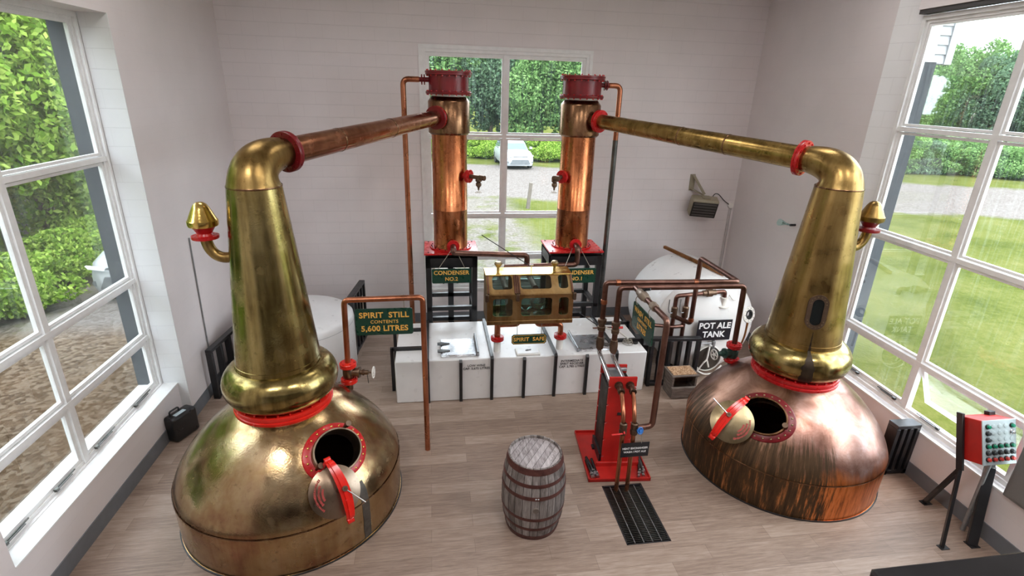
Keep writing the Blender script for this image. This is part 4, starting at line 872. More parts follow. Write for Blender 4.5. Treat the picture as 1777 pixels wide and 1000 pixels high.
# ================================================================= PIPEWORK ON THE RIGHT
t = thing('pipe_run', (1.79, -3.98, 1.0), 'dark copper pipe loop from the white corner tank, left and down to the heat exchanger', 'pipe')
MB().tube([(3.46, -2.68, 1.14), (3.60, -2.95, 1.14), (3.60, -2.95, 2.21), (3.60, -3.98, 2.21), (1.79, -3.98, 2.24), (1.79, -3.98, 1.30)], .036, .05, 14).build('pipe', 'dull copper pipe', t)
for p, d in (((1.79, -3.98, 1.98), (0, 0, 1)), ((3.60, -2.95, 1.20), (0, 0, 1)), ((3.0, -3.98, 2.218), (1, 0, 0)), ((1.95, -3.98, 2.237), (1, 0, 0))): MB().rev([(.036, -.03), (.042, -.026), (.042, .026), (.036, .03)], p, d, 16).build('fitting', 'copper pipe', t)
for x, y, lb in ((1.79, -3.98, 'left'), (1.94, -4.09, 'right')):
    mb = MB().rev([(.036, -.09), (.05, -.08), (.056, -.03), (.044, -.02), (.044, .02), (.06, .03), (.06, .075), (.05, .08), (.036, .09)], (x, y, 1.66), (0, 0, 1), 8).rev([(.036, -.09), (.048, -.08), (.056, -.02), (.056, .02), (.048, .08), (.036, .09)], (x, y, 1.40), (0, 0, 1), 8)
    mb.build('union', 'bronze valve', t if x < 1.9 else tv)
t = thing('sampling_pipe', (2.13, -4.6, 2.2), 'brown pipe with a valve carrying the wash still sign, then dropping to the heat exchanger', 'pipe')
MB().tube([(2.13, -4.12, 2.215), (2.13, -5.09, 2.205), (2.13, -5.09, .85), (1.90, -5.12, .85)], .034, .06, 14).build('pipe', 'dull copper pipe', t)
MB().rev([(.034, -.14), (.048, -.12), (.05, -.06), (.062, -.04), (.062, .04), (.05, .06), (.048, .12), (.034, .14)], (2.13, -4.38, 2.213), (0, 1, 0), 12).build('valve_body', 'galvanised brown', t)
MB().rev([(.034, -.05), (.05, -.045), (.05, .045), (.034, .05)], (2.13, -4.72, 2.21), (0, 1, 0), 8).build('union', 'galvanised brown', t)
MB().beam((2.14, -4.34, 2.27), (2.17, -4.48, 2.33), .012, .03).cyl((2.14, -4.38, 2.22), (2.14, -4.38, 2.29), .012).build('lever', 'black plastic', t)
# wash still sign hanging below it, facing left
t = thing('hanging_sign', (2.13, -4.45, 1.72), 'dark green wash still sign hung edge-on below the brown pipe, facing left', 'sign')
FX = Matrix(((0, 0, -1, 0), (-1, 0, 0, 0), (0, 1, 0, 0), (0, 0, 0, 1)))   # reads from -x
Mx = Matrix.Translation((2.13, -4.45, 1.88)) @ FX
MB().poly([(-.30, -.17), (.30, -.17), (.325, -.145), (.325, .145), (.30, .17), (-.30, .17), (-.325, .145), (-.325, -.145)], .014, Mx @ Matrix.Translation((0, 0, -.014))).build('board', 'sign green', t)
for s_, sz, dz in (('WASH  STILL', .095, .085), ('CONTENTS', .056, 0), ('LITRES', .095, -.088)): text(s_, sz, Mx @ Matrix.Translation((0, dz, .001)), 'sign gold', t, bold=.022, depth=.001)
for y in (-4.25, -4.66): MB().tube([(2.125, y, 2.04), (2.10, y+.01, 2.11), (2.13, y, 2.18)], .005, .02, 6).build('wire', 'wire', t)
# ================================================================= HEAT EXCHANGER
EX = Matrix.Translation((1.885, -4.52, 0)) @ Matrix.Rotation(R(-4.6), 4, 'Z')
def loc(x, y, z): return EX @ Vector((x, y, z))
ex = thing('heat_exchanger', (1.885, -4.52, 0), 'red plate heat exchanger standing on a red tray beside the drain grate', 'heat exchanger')
mb = MB().box((-.39, -.50, 0), (.39, .49, .018), 0, EX)
for lo, hi in (((-.39, -.50, 0), (-.378, .49, .05)), ((.378, -.50, 0), (.39, .49, .05)), ((-.39, .478, 0), (.39, .49, .05)), ((-.39, -.50, 0), (.39, -.488, .045))): mb.box(lo, hi, 0, EX)
mb.build('tray', 'exchanger red', ex)
MB().box((-.24, -.235, .0), (.31, -.20, .075), .005, EX).build('sill', 'exchanger red', ex)
def slotplate(y0, y1, x0, x1, z0, z1, name, mt):
    pts = [(x0, z0)]
    nt_ = 5
    left, right = [], []
    for k in range(nt_):
        zc = z0+(z1-z0)*(k+.5)/nt_; left += [(x0, zc-.022), (x0+.03, zc-.004), (x0+.03, zc+.004), (x0, zc+.004)]; right += [(x1, zc-.022), (x1-.03, zc-.004), (x1-.03, zc+.004), (x1, zc+.004)]
    P_ = [(x0, z0), (x1, z0)]+right+[(x1, z1), (x0, z1)]+left[::-1]
    M_ = EX @ Matrix(((1, 0, 0, 0), (0, 0, -1, y1), (0, 1, 0, 0), (0, 0, 0, 1)))
    return MB().poly(P_, y1-y0, M_).build(name, mt, ex)
slotplate(-.195, -.17, -.17, .17, .02, 1.29, 'front_plate', 'exchanger red'); slotplate(.24, .265, -.17, .17, .02, 1.22, 'back_plate', 'exchanger red')
mb = MB()
for k in range(26): y = -.13+k*.0135; mb.box((-.165, y, .12), (.155, y+.009, 1.12), 0, EX)
o = mb.build('plate_pack', 'dark steel', ex, smooth=False)
MB().box((-.10, -.17, 1.13), (.10, .26, 1.155), .004, EX).box((-.12, .20, 1.15), (.16, .30, 1.19), .006, EX).build('guide_bar', 'galvanised', ex)
MB().box((-.19, -.15, .0), (-.165, .26, .14), 0, EX).box((-.22, .10, .02), (-.165, .18, .05), 0, EX).build('foot', 'black steel', ex)
MB().box((-.03, -.205, .76), (.055, -.194, .80), .008, EX).build('maker_plate', 'black steel', ex)
for k, (xp, xf, pm) in enumerate(((-.055, -.075, 'dull copper pipe'), (.085, .055, 'dull copper pipe'))):
    s_ = thing('exchanger_pipe', loc(xf, -.63, -.19), ['front copper pipe with a red lever, dropping from the heat exchanger into the floor grate', 'front copper pipe with a blue handle, dropping from the heat exchanger into the floor grate'][k], 'pipe')
    path = [loc(xp, -.195, 1.19), loc(xp, -.36, 1.17), loc(xf, -.56, 1.05), loc(xf, -.62, .80), loc(xf, -.63, -.19)]
    MB().tube(path, .026, .14, 14).build('pipe', 'copper pipe', s_)
    MB().rev([(.052, 0), (.052, .02), (.044, .022), (.044, .05), (.036, .055), (.036, .11), (.045, .115), (.045, .15), (.03, .155)], loc(xp, -.196, 1.19), EX.to_3x3() @ Vector((0, -1, -.08)), 10).build('union', 'bronze valve', s_)
    c = loc(xf, -.615, .86); MB().rev([(.026, -.08), (.042, -.07), (.046, -.02), (.038, 0), (.046, .02), (.042, .07), (.026, .08)], c, (0, 0, 1), 10).build('valve_body', 'bronze valve', s_)
    if k == 0: MB().beam(c+Vector((-.02, -.05, -.03)), c+Vector((-.15, -.055, -.035)), .022, .012, .003).cyl(c, c+Vector((0, -.06, -.03)), .012).build('lever', 'red handle', s_)
    else:
        mb = MB(); cc_ = c+Vector((.05, -.06, .01)); wheel(mb, cc_, Vector((.3, -.9, .3)), .036, .009, 3); mb.cyl(c, cc_, .01).build('handwheel', 'blue handle', s_)
# polished tubes to the back
for k, (x, y) in enumerate(((1.79, -3.98), (1.94, -4.09))):
    o = MB().tube([(x, y, 1.31), (x, y, 1.26), (x-.0, y-.10, 1.225), (x-.06+.03*k, -4.66, 1.20)], .030, .05, 16).build('steel_tube', 'steel', None); anchor(o, (x, y, 1.2)); tag(o, ['left polished steel tube lying over the top of the heat exchanger', 'right polished steel tube lying over the top of the heat exchanger'][k], 'pipe')
sign(1.74, 2.08, .505, .70, -5.19, [('HEAT EXCHANGER', .035, .022, 'sign white', .022, 1.02, 1), ('WASH / POT ALE', .035, -.028, 'sign white', .022, 1.02, 1)], 'small black sign with white words heat exchanger wash / pot ale', 'sign black', wires=[((1.98, -5.188, .69), (1.985, -5.13, .87))], th=.008)
# tie bolts lying on the tray
bl = [(-.335, -.36, 4), (-.305, -.30, 9), (-.27, -.34, 2), (.31, -.30, -14), (.335, -.33, -8), (.355, -.25, -4), (.28, -.35, -16)]
bd = ['thick black bolt at the outer left of the red tray', 'second black bolt on the left of the red tray', 'black bolt nearest the sill on the left of the red tray', 'long grey bolt among those on the right of the red tray', 'bolt lying second on the right of the red tray', 'bolt along the right rim of the red tray', 'short bolt nearest the pipes on the right of the red tray']
for (x, y, a_), lb in zip(bl, bd):
    p = loc(x, y, .018); t = thing('tie_bolt', p, lb, 'bolt', 'loose bolts on the red tray'); rr = .017 if x < 0 else .012; d = EX.to_3x3() @ Matrix.Rotation(R(a_), 3, 'Z') @ Vector((0, 1, 0)); p = p+Vector((0, 0, rr*1.5)); L_ = .30 if x < 0 else .24
    MB().cyl(p-d*.08, p+d*(L_-.08), rr).build('shank', 'black gloss' if x < 0 else 'dark steel', t); MB().cyl(p-d*.12, p-d*.08, rr*1.5, seg=6).cyl(p-d*.06, p-d*.03, rr*1.5, seg=6).build('nut', 'steel', t)
# drain grate
t = thing('floor_grate', ((GX0+GX1)/2, (GY0+GY1)/2, -.03), 'black steel grate set in the floor in front of the red tray', 'grate')
mb = MB().box((GX0, GY0, -.035), (GX0+.02, GY1, -.002)).box((GX1-.02, GY0, -.035), (GX1, GY1, -.002)).box((GX0, GY0, -.035), (GX1, GY0+.02, -.002)).box((GX0, GY1-.02, -.035), (GX1, GY1, -.002)); mb.build('frame', 'black steel', t)
def repeat(parent, src, offs):
    for d in offs: o = src.copy(); COL.objects.link(o); o.parent = parent; o.location = src.location+Vector(d)
y0_ = GY0+.02+(GY1-GY0-.04)/36; o = MB().box((GX0+.02, y0_-.0035, -.03), (GX1-.02, y0_+.0035, -.006)).build('crossbar', 'dark steel', t, smooth=False); repeat(t, o, [(0, k*(GY1-GY0-.04)/36, 0) for k in range(1, 35)])
x_ = GX0+(GX1-GX0)/5; o = MB().cyl((x_, GY0+.01, -.006), (x_, GY1-.01, -.006), .004, seg=6).build('long_bar', 'galvanised', t); repeat(t, o, [(k*(GX1-GX0)/5, 0, 0) for k in range(1, 4)])
# ================================================================= BARREL
BX, BY, BHt = .655, -5.5, .925
t = thing('barrel', (BX, BY, 0), 'weathered grey oak barrel with rusty hoops standing on the floor in the middle', 'barrel')
def br_(z): u = (z/BHt)*2-1; return .345-.062*u*u
MB().rev([(0, .03), (.27, .03), (.272, 0), (.285, 0)]+[(br_(z_), z_) for z_ in [BHt*k/30 for k in range(1, 30)]]+[(.283, BHt), (.268, BHt), (.264, BHt-.03)], (BX, BY, 0), (0, 0, 1), 72).build('staves', 'barrel oak', t, ang=60)
MB().rev([(0, BHt-.028), (.266, BHt-.028), (.266, BHt-.05), (0, BHt-.05)], (BX, BY, 0), (0, 0, 1), 64).build('head', 'barrel head oak', t)
mb = MB(); rg = random.Random(9)
for k in range(15):
    an = R(-42)+k*.088; l_ = .012+.012*rg.random(); mb.quad([(BX+(.205+u)*math.cos(an)-v*math.sin(an), BY+(.205+u)*math.sin(an)+v*math.cos(an), BHt-.0272) for u, v in ((-l_, -.003), (l_, -.003), (l_, .003), (-l_, .003))])
mb.build('faded_marks', 'post wood', t, smooth=False)
for z0_, z1_ in ((.005, .06), (.16, .195), (.30, .335), (.575, .615), (.72, .755), (.855, .918)):
    MB().rev([(br_(z0_)-.002, z0_), (br_(z0_)+.005, z0_), (br_(z1_)+.005, z1_), (br_(z1_)-.002, z1_)], (BX, BY, 0), (0, 0, 1), 72).build('hoop', 'hoop iron', t)
for z_ in (.595,):
    for da_ in (-.03, .03): a_ = R(-95)+da_*1.2; MB().rev([(.010, 0), (.007, .006), (0, .007)], (BX+(br_(z_)+.004)*math.cos(a_), BY+(br_(z_)+.004)*math.sin(a_), z_), (math.cos(a_), math.sin(a_), 0), 10).build('rivet', 'steel', t)
a_ = R(-96); MB().rev([(.036, 0), (.034, .012), (.03, .016), (0, .018)], (BX+br_(.46)*math.cos(a_), BY+br_(.46)*math.sin(a_), .46), (math.cos(a_), math.sin(a_), 0), 20).build('bung', 'worn grey wood', t)
# ================================================================= POT ALE TANK
TC = Vector((4.12, 0, .875)); TR = .872
tk = thing('pot_ale_tank', (4.12, -1.8, 0), 'big round white tank lying in the right back corner behind the right still', 'tank')
prof = [(0, -2.75)]+[(TR*math.sin(R(a_)), -2.42-.33*math.cos(R(a_))) for a_ in range(5, 90, 5)]+[(TR, -2.42), (TR, -1.2)]+[(TR*math.cos(R(a_)), -1.2+.14*math.sin(R(a_))) for a_ in range(10, 90, 10)]+[(0, -1.06)]
Mt = Matrix(((1, 0, 0, TC.x), (0, 0, 1, 0), (0, -1, 0, TC.z), (0, 0, 0, 1)))
MB().lathe(prof, Mt, 96).build('shell', 'white tank', tk, ang=60)
def dish(x, z): r = math.hypot(x-TC.x, z-TC.z)/TR; return -2.42-.33*math.sqrt(max(0, 1-r*r))
MB().lathe([(TR, -2.435), (TR+.004, -2.428), (TR+.004, -2.415), (TR, -2.408)], Mt, 96).build('weld', 'white tank', tk)
for y in (-2.2, -1.4): MB().box((3.5, y-.04, 0), (4.74, y+.04, .18)).box((3.5, y-.04, 0), (3.60, y+.04, .42)).box((4.64, y-.04, 0), (4.74, y+.04, .42)).build('saddle', 'black steel', tk)
# manway
mc = Vector((4.11, -2.76, .40)); mo = MB().rev([(.232, -.08), (.232, .02), (.228, .025), (.220, .025), (.218, .0)], mc, (0, -1, 0), 48).build('manway_ring', 'white fitting', tk)
MB().rev([(0, .03), (.12, .026), (.20, .014), (.219, .006)], mc, (0, -1, 0), 48).build('manway_lid', 'manway brown', tk)
MB().tube([(mc.x-.22, mc.y-.05, mc.z-.02), (mc.x-.20, mc.y-.08, mc.z-.19), (mc.x-.05, mc.y-.09, mc.z-.26), (mc.x+.10, mc.y-.09, mc.z-.24), (mc.x+.24, mc.y-.05, mc.z-.12)], .014, .06, 10).tube([(mc.x-.02, mc.y-.04, mc.z+.24), (mc.x-.06, mc.y-.09, mc.z+.02), (mc.x-.11, mc.y-.09, mc.z-.03)], .014, .04, 10).tube([(mc.x-.06, mc.y-.09, mc.z+.02), (mc.x-.01, mc.y-.09, mc.z-.12)], .014, .04, 10).tube([(mc.x-.2, mc.y-.09, mc.z-.19), (mc.x-.11, mc.y-.09, mc.z-.03)], .012, .04, 10).build('manway_handle', 'white fitting', tk)
MB().cyl((3.93, -2.80, .70), (4.14, -2.80, .70), .012).box((4.12, -2.83, .66), (4.17, -2.77, .74), .008).cyl((4.145, -2.82, .66), (4.145, -2.82, .58), .02).build('sample_cock', 'galvanised', tk)
# inspection port upper right with rusty run below
pc = Vector((4.80, dish(4.80, 1.10)+.01, 1.10)); pn = Vector((.35, -1, .25)).normalized()
MB().rev([(.14, -.06), (.14, .02), (.13, .028), (.085, .028), (.08, .0)], pc, pn, 40).build('port_ring', 'white fitting', tk)
MB().rev([(.085, .026), (.08, .03), (.055, .03), (.05, .01), (0, .008)], pc, pn, 32).build('port_hole', 'port rim', tk)
bolts(tk, 'galvanised', 10, .108, .026, .008, frame(pc, pn), h=.008, name='port_bolt')
MB().tube([(4.79, dish(4.79, .95)-.012, .97), (4.79, dish(4.79, .7)-.012, .72), (4.76, dish(4.76, .45)-.012, .45)], .018, .05, 8).build('rust_run', 'rust', tk)
# top outlet
MB().rev([(.0, -.04), (.10, -.04), (.10, -.02), (.055, -.01), (.05, .10), (.062, .105), (.062, .125), (.0, .126)], (4.27, -2.66, 1.33), (0, -.12, 1), 24).build('outlet', 'white fitting', tk)
mb = MB().tube([(4.40, -2.56, 1.50), (4.37, -2.66, 1.47), (4.40, -2.72, 1.42), (4.47, -2.68, 1.40)], .009, .03, 8); mb.build('lifting_hook', 'white fitting', tk)
mp_ = thing('manifold_pipe', (4.27, -2.67, 1.45), 'dull brown pipework with two lever valves in front of the white corner tank', 'pipe')
MB().tube([(4.27, -2.67, 1.46), (4.26, -2.68, 1.56), (3.44, -2.68, 1.50), (3.44, -2.68, .3)], .034, .06, 14).tube([(3.63, -2.68, 1.51), (3.63, -2.68, .3)], .034, 0, 14).tube([(2.98, -2.82, 1.08), (3.44, -2.72, .98), (3.64, -2.68, .97)], .03, .03, 12).build('pipe', 'dull copper pipe', mp_)
MB().rev([(.034, -.12), (.046, -.11), (.046, -.05), (.066, -.04), (.066, .04), (.046, .05), (.046, .11), (.034, .12)], (3.99, -2.68, 1.54), (1, 0, .05), 10).build('check_valve', 'bronze valve', mp_)
for x in (3.44, 3.63):
    MB().rev([(.034, -.10), (.05, -.09), (.052, .08), (.034, .10)], (x, -2.68, 1.22), (0, 0, 1), 10).build('valve_body', 'bronze valve', mp_); MB().tube([(x, -2.69, 1.22), (x-.10, -2.72, 1.22), (x-.13, -2.73, 1.30), (x-.13, -2.73, 1.46)], .009, .03, 8).build('lever', 'galvanised', mp_)
o = MB().beam((3.96, -.92, 1.79), (4.33, -2.46, 1.765), .05, .05).build('rusty_angle_bar', 'rust', None); anchor(o, (4.2, -1.8, 1.7)); tag(o, 'rusty brown angle bar lying along the top of the white corner tank', 'bar')
# rust bloom under the bar
mb = MB(); rng = random.Random(3)
for k in range(26):
    y = -1.4-rng.random()*1.0; x = 4.12+(y+.95)*-.25+.05+rng.random()*.16; rr = rng.random()*.02+.006
    if abs(x-TC.x) < TR:
        z = TC.z+math.sqrt(TR*TR-(x-TC.x)**2)+.002; nx = Vector((x-TC.x, 0, z-TC.z)).normalized(); mb.lathe([(rr, 0), (0, .001)], frame((x, y, z), nx), 9)
mb.build('rust_spots', 'rust', tk)
# sign on the tank
t = thing('wall_sign', (4.1, -2.80, .755), 'black rectangular sign with large white words pot ale tank', 'sign')
Mx = at(4.117, -2.80, .93); MB().poly([(-.295, -.18), (.295, -.18), (.295, .18), (-.295, .18)], .008, Mx @ Matrix.Translation((0, 0, -.008))).build('board', 'sign black', t)
for dx_ in (-.2, .2): MB().cyl((4.117+dx_, -2.79, .93), (4.117+dx_, dish(4.117+dx_, .93)+.01, .93), .012).build('bracket', 'galvanised', t)
for s_, dz in (('POT ALE', .077), ('TANK', -.077)): text(s_, .145, Mx @ Matrix.Translation((0, dz, .001)), 'sign white', t, bold=.028, depth=.001, sx=.98)
# ================================================================= BLACK STEEL RACKS
def rack(p0, p1, depth, h, n, lb, bottom=True, slats=None):
    """upright rack of flat boards between floor points p0 and p1"""
    p0, p1 = Vector((*p0, 0)), Vector((*p1, 0)); d = (p1-p0); L_ = d.length; d.normalize(); nrm = Vector((-d.y, d.x, 0)); t = thing('steel_rack', (p0+p1)/2, lb, 'rack', None)
    Mr = Matrix((d, nrm, Vector((0, 0, 1)))).transposed().to_4x4(); Mr.translation = p0
    MB().box((0, 0, h-.05), (L_, depth, h), .004, Mr).build('top_rail', 'black steel', t)
    if bottom: MB().box((0, 0, .02), (L_, depth, .07), .004, Mr).build('bottom_rail', 'black steel', t)
    for k in range(n):
        x = (L_-.05)*k/(n-1); wd = .05
        MB().box((x, 0, 0 if k in (0, n-1) else .07), (x+wd, depth, h-.05), .004, Mr).build('upright', 'black steel', t)
    return t
rack((3.03, -2.90), (3.84, -2.96), .10, .87, 6, 'low black rack standing in front of the white corner tank')
rack((5.27, -5.28), (5.60, -5.28), .15, .74, 4, 'small black rack by the right wall between the copper pot and the control panel')
rack((-3.60, -2.62), (-3.50, -1.75), .09, .82, 4, 'black rack leaning by the left wall behind the left still')
rack((-1.74, -1.38), (-1.64, -.55), .10, 1.12, 5, 'tall black rack seen end-on between the white round tank and the sign')
o = MB().box((3.0, -2.62, 0), (3.12, -2.2, .62), .01).build('black_box', 'black steel', None); anchor(o, (3.06, -2.4, 0)); tag(o, 'plain black steel box beside the right end of the white tanks', 'box')
o = MB().beam((3.30, -.5, .35), (3.20, -2.1, .35), .06, .06).box((3.17, -2.1, 0), (3.23, -2.04, .35)).box((3.27, -.56, 0), (3.33, -.5, .35)).beam((3.2, -1.6, .35), (2.2, -1.45, .35), .05, .05).build('low_rail', 'black steel', None); anchor(o, (3.25, -1.3, 0)); tag(o, 'low black angle-iron rail on the floor behind the right end of the tanks', 'rail')
# ================================================================= LEFT TANK
t = thing('round_tank', (-2.62, -1.72, 0), 'smooth white round-topped tank behind the left still', 'tank')
MB().rev([(.90, 0), (.915, .02), (.915, .86), (.905, .93), (.875, .965), (.80, .99), (.5, 1.01), (0, 1.02)], (-2.62, -1.72, 0), (0, 0, 1), 96).build('shell', 'white tank', t, ang=60)
MB().rev([(.913, .845), (.917, .85), (.913, .855)], (-2.62, -1.72, 0), (0, 0, 1), 96).build('seam', 'grey steel', t)
# ================================================================= STOOL
t = thing('step_box', (3.5, -3.07, 0), 'worn wooden step box topped with cork granules, beside the black rack', 'stool')
x0, x1, y0, y1 = 3.28, 3.69, -3.29, -3.02
MB().box((x0-.02, y0, .375), (x1+.02, y1+.06, .40), .004).build('top_board', 'worn grey wood', t); MB().box((x0+.01, y0+.03, .40), (x1-.01, y1+.03, .41), .003).build('cork_pad', 'cork granules', t)
MB().box((x0, y0+.02, .0), (x0+.03, y1+.04, .375)).build('side', 'worn grey wood', t); MB().box((x1-.03, y0+.02, .0), (x1, y1+.04, .375)).build('side', 'worn grey wood', t)
MB().box((x0+.03, y1, .0), (x1-.03, y1+.03, .375)).build('back', 'worn grey wood', t); MB().box((x0-.01, y0-.03, .02), (x1+.01, y0+.02, .20), .004).build('front_board', 'worn grey wood', t)
# ================================================================= HEATER, BOX AND SMALL WALL THINGS
t = thing('wall_heater', (4.98, -.22, 2.22), 'small louvred heater hanging from a bracket on the back wall', 'heater')
Hm = Matrix.Translation((4.98, -.24, 2.42)) @ Matrix.Rotation(R(-14), 4, 'Z') @ Matrix.Rotation(R(18), 4, 'X') @ Matrix.Rotation(R(3), 4, 'Y')
MB().box((-.26, -.12, -.19), (.26, .12, .19), .035, Hm, 3).build('case', 'heater cream', t); MB().box((-.245, -.128, -.175), (.245, -.118, .145), .03, Hm, 3).build('grille', 'heater grille', t)
for k in range(5): z = -.13+k*.06; MB().box((-.215, -.145, z-.008), (.215, -.125, z+.010), .003, Hm).build('louvre', 'heater rib', t)
MB().box((4.74, -.02, 2.70), (4.84, 0, 3.02)).beam((4.80, -.03, 3.0), (4.97, -.24, 2.66), .10, .012).beam((4.78, -.02, 2.74), (4.97, -.22, 2.64), .08, .012).box((-.06, -.06, .19), (.08, .06, .215), 0, Hm).build('bracket', 'heater cream', t)
t = thing('junction_box', (5.70, -.0, 2.39), 'small round white junction box near the right back corner with a black cable', 'junction box')
MB().cyl((5.70, -.045, 2.39), (5.70, -.002, 2.39), .055, seg=28).cyl((5.70, -.05, 2.39), (5.70, -.045, 2.39), .045, seg=28).build('box', 'white fitting', t)
MB().tube([(5.17, -.20, 2.60), (5.24, -.15, 2.66), (5.36, -.08, 2.64), (5.52, -.05, 2.50), (5.65, -.03, 2.42)], .009, .06, 8).build('cable', 'black plastic', t)
MB().cyl((5.69, -.012, 2.33), (5.69, -.012, .5), .011, seg=8).cyl((5.73, -.012, 2.33), (5.73, -.012, .5), .011, seg=8).build('conduit', 'wall grey', t)
t = thing('glass_funnel', (XR(-1.9)-.12, -1.95, 2.47), 'small clear funnel-shaped fitting sticking out from the right wall beside the still neck', 'fitting')
fx = XR(-1.9)-.10; MB().rev([(.012, 0), (.016, .10), (.055, .24), (.06, .26)], (fx, -2.12, 2.50), (-.1, 1, -.05), 20).build('cone', 'vessel glass', t); MB().cyl((XR(-2.12), -2.12, 2.50), (fx-.01, -2.12, 2.50), .02).build('stem', 'black plastic', t)
cy_ = -2.28; o = MB().tube([(XL(cy_)+.01, cy_-.0, 2.42), (XL(cy_)+.012, cy_-.03, 1.6), (XL(cy_)+.012, cy_-.07, .22)], .011, 0, 8).build('conduit', 'galvanised', None); anchor(o, (XL(cy_), cy_, .2)); tag(o, 'thin grey conduit running down the left wall behind the left still', 'conduit')
t = thing('equipment_case', (-3.70, -3.44, 0), 'black plastic case with top handle standing on the floor by the left wall', 'case')
Mc = Matrix.Translation((-3.765, -3.47, 0)) @ Matrix.Rotation(R(-24), 4, 'Z')
MB().box((-.085, -.19, 0), (.10, .19, .36), .04, Mc, 3).build('shell', 'black plastic', t); MB().tube([Mc @ Vector(p) for p in ((-.02, -.12, .355), (-.02, -.12, .42), (-.02, .02, .42), (-.02, .02, .355))], .011, .03, 10).build('handle', 'black plastic', t); MB().box((.0, -.10, .357), (.06, .06, .362), 0, Mc).build('name_plate', 'panel grey', t)
# ================================================================= CONTROL PANEL
t = thing('control_panel', (5.25, -6.2, 0), 'red and grey push-button panel on a bent black stand by the right window', 'control panel')
px0, px1 = 5.20, 5.60; th_ = math.atan2(.16, .43); Mp = Matrix.Translation((px0, -6.31, 1.0)) @ Matrix.Rotation(-th_, 4, 'X')     # local x right, y back, z up the face
MB().box((0, 0, 0), (px1-px0, .24, .46), .006, Mp).build('case', 'exchanger red', t); MB().box((-.004, -.012, -.004), (px1-px0+.004, 0, .464), .004, Mp).build('face', 'panel grey', t)
def btn(ix, iz, kind):
    x = .055+ix*.073; z = .40-iz*.068; p = Mp @ Vector((x, -.012, z)); d = (Mp.to_3x3() @ Vector((0, -1, 0)))
    if kind == 'blank': return MB().rev([(.024, 0), (.024, .003), (.021, .004), (0, .004)], p, d, 20).build('blank_plug', 'panel grey', t)
    m_ = {'g': 'button green', 'r': 'button red', 'd': 'button dark', 's': 'steel'}[kind]
    b0 = MB().rev([(.027, 0), (.027, .006), (.022, .010), (0, .010)], p, d, 20).build('button_bezel', 'black plastic' if kind != 's' else 'steel', t)
    MB().rev([(.019, .008), (.019, .026), (.015, .030), (0, .031)], p, d, 18).build('button', m_, b0)
rows_ = ['g...g', 'd...s', 'd....', 'ggggg', 'ddddd', 'rrrrr']
for iz, s_ in enumerate(rows_):
    for ix, ch_ in enumerate(s_): btn(ix, iz, 'blank' if ch_ == '.' else ch_)
MB().box((.38, .05, .22), (.47, .18, .40), .03, Mp, 3).build('socket', 'grey steel', t)
def Lw(p): return Mp @ Vector(p)
kn = Lw((-.02, .22, -.12)); tp = Lw((-.02, .20, .50))
MB().beam(kn, tp, .03, .07, .003).build('upright', 'black steel', t); MB().beam((5.0, -6.39, 0), kn, .03, .06, .003).build('leg', 'black steel', t); MB().beam((5.40, -5.77, 0), kn, .03, .06, .003).build('leg', 'black steel', t)
kn2 = Lw((.36, .22, -.12)); tp2 = Lw((.34, .20, .50)); MB().beam(kn2, tp2, .08, .06, .003).build('upright', 'black steel', t); MB().beam((5.36, -6.40, 0), kn2, .09, .06, .003).build('leg', 'black steel', t)
MB().cyl((5.46, -6.20, 0), Lw((.28, .14, 0)), .022, seg=14).build('conduit', 'galvanised', t); MB().box((4.96, -6.43, 0), (5.06, -6.36, .008)).box((5.31, -6.45, 0), (5.42, -6.35, .008)).box((5.35, -5.82, 0), (5.46, -5.74, .008)).build('foot_plate', 'black steel', t)
t = thing('steel_cabinet', (5.6, -6.9, .64), 'plain dark grey cabinet hanging on the right wall at the right edge of the view', 'cabinet')
MB().box((5.515, -7.4, .645), (XRB(-7.4)-.005, -6.37, 1.7), .006).build('body', 'grey cabinet', t); MB().box((5.503, -7.37, .675), (5.515, -6.40, 1.67), .004).build('door', 'grey cabinet', t)
# black table on the deck by the viewer
t = thing('black_table', (.9, -9.8, 2.9), 'shiny black table corner at the bottom right of the view', 'table')
Mk = Matrix.Translation((.268, -9.508, 3.83)); MB().box((0, -.6, 0), (1.3, 0, .03), .006, Mk).build('table_top', 'black gloss', t)
for x in (.05, 1.2):
    for y in (-.55, -.08): MB().box((x, y, -.92), (x+.05, y+.05, 0), .004, Mk).build('leg', 'black steel', t)
# dip rods
for k, (p, q, lb) in enumerate((((.37, -2.2, 2.40), (1.06, -2.62, 2.03), 'thin black rod leaning up left from the top of the brass box'), ((1.70, -2.85, 1.42), (2.42, -2.24, .76), 'thin black rod sloping from the brass box down to the red handle'), ((-.21, -1.30, 1.30), (.0, -1.0, 1.46), 'short dark rod under the sign for condenser number two'))):
    o = MB().cyl(p, q, .007 if k < 2 else .018, seg=8).build('dip_rod', 'black steel', None); anchor(o, q); tag(o, lb, 'rod')

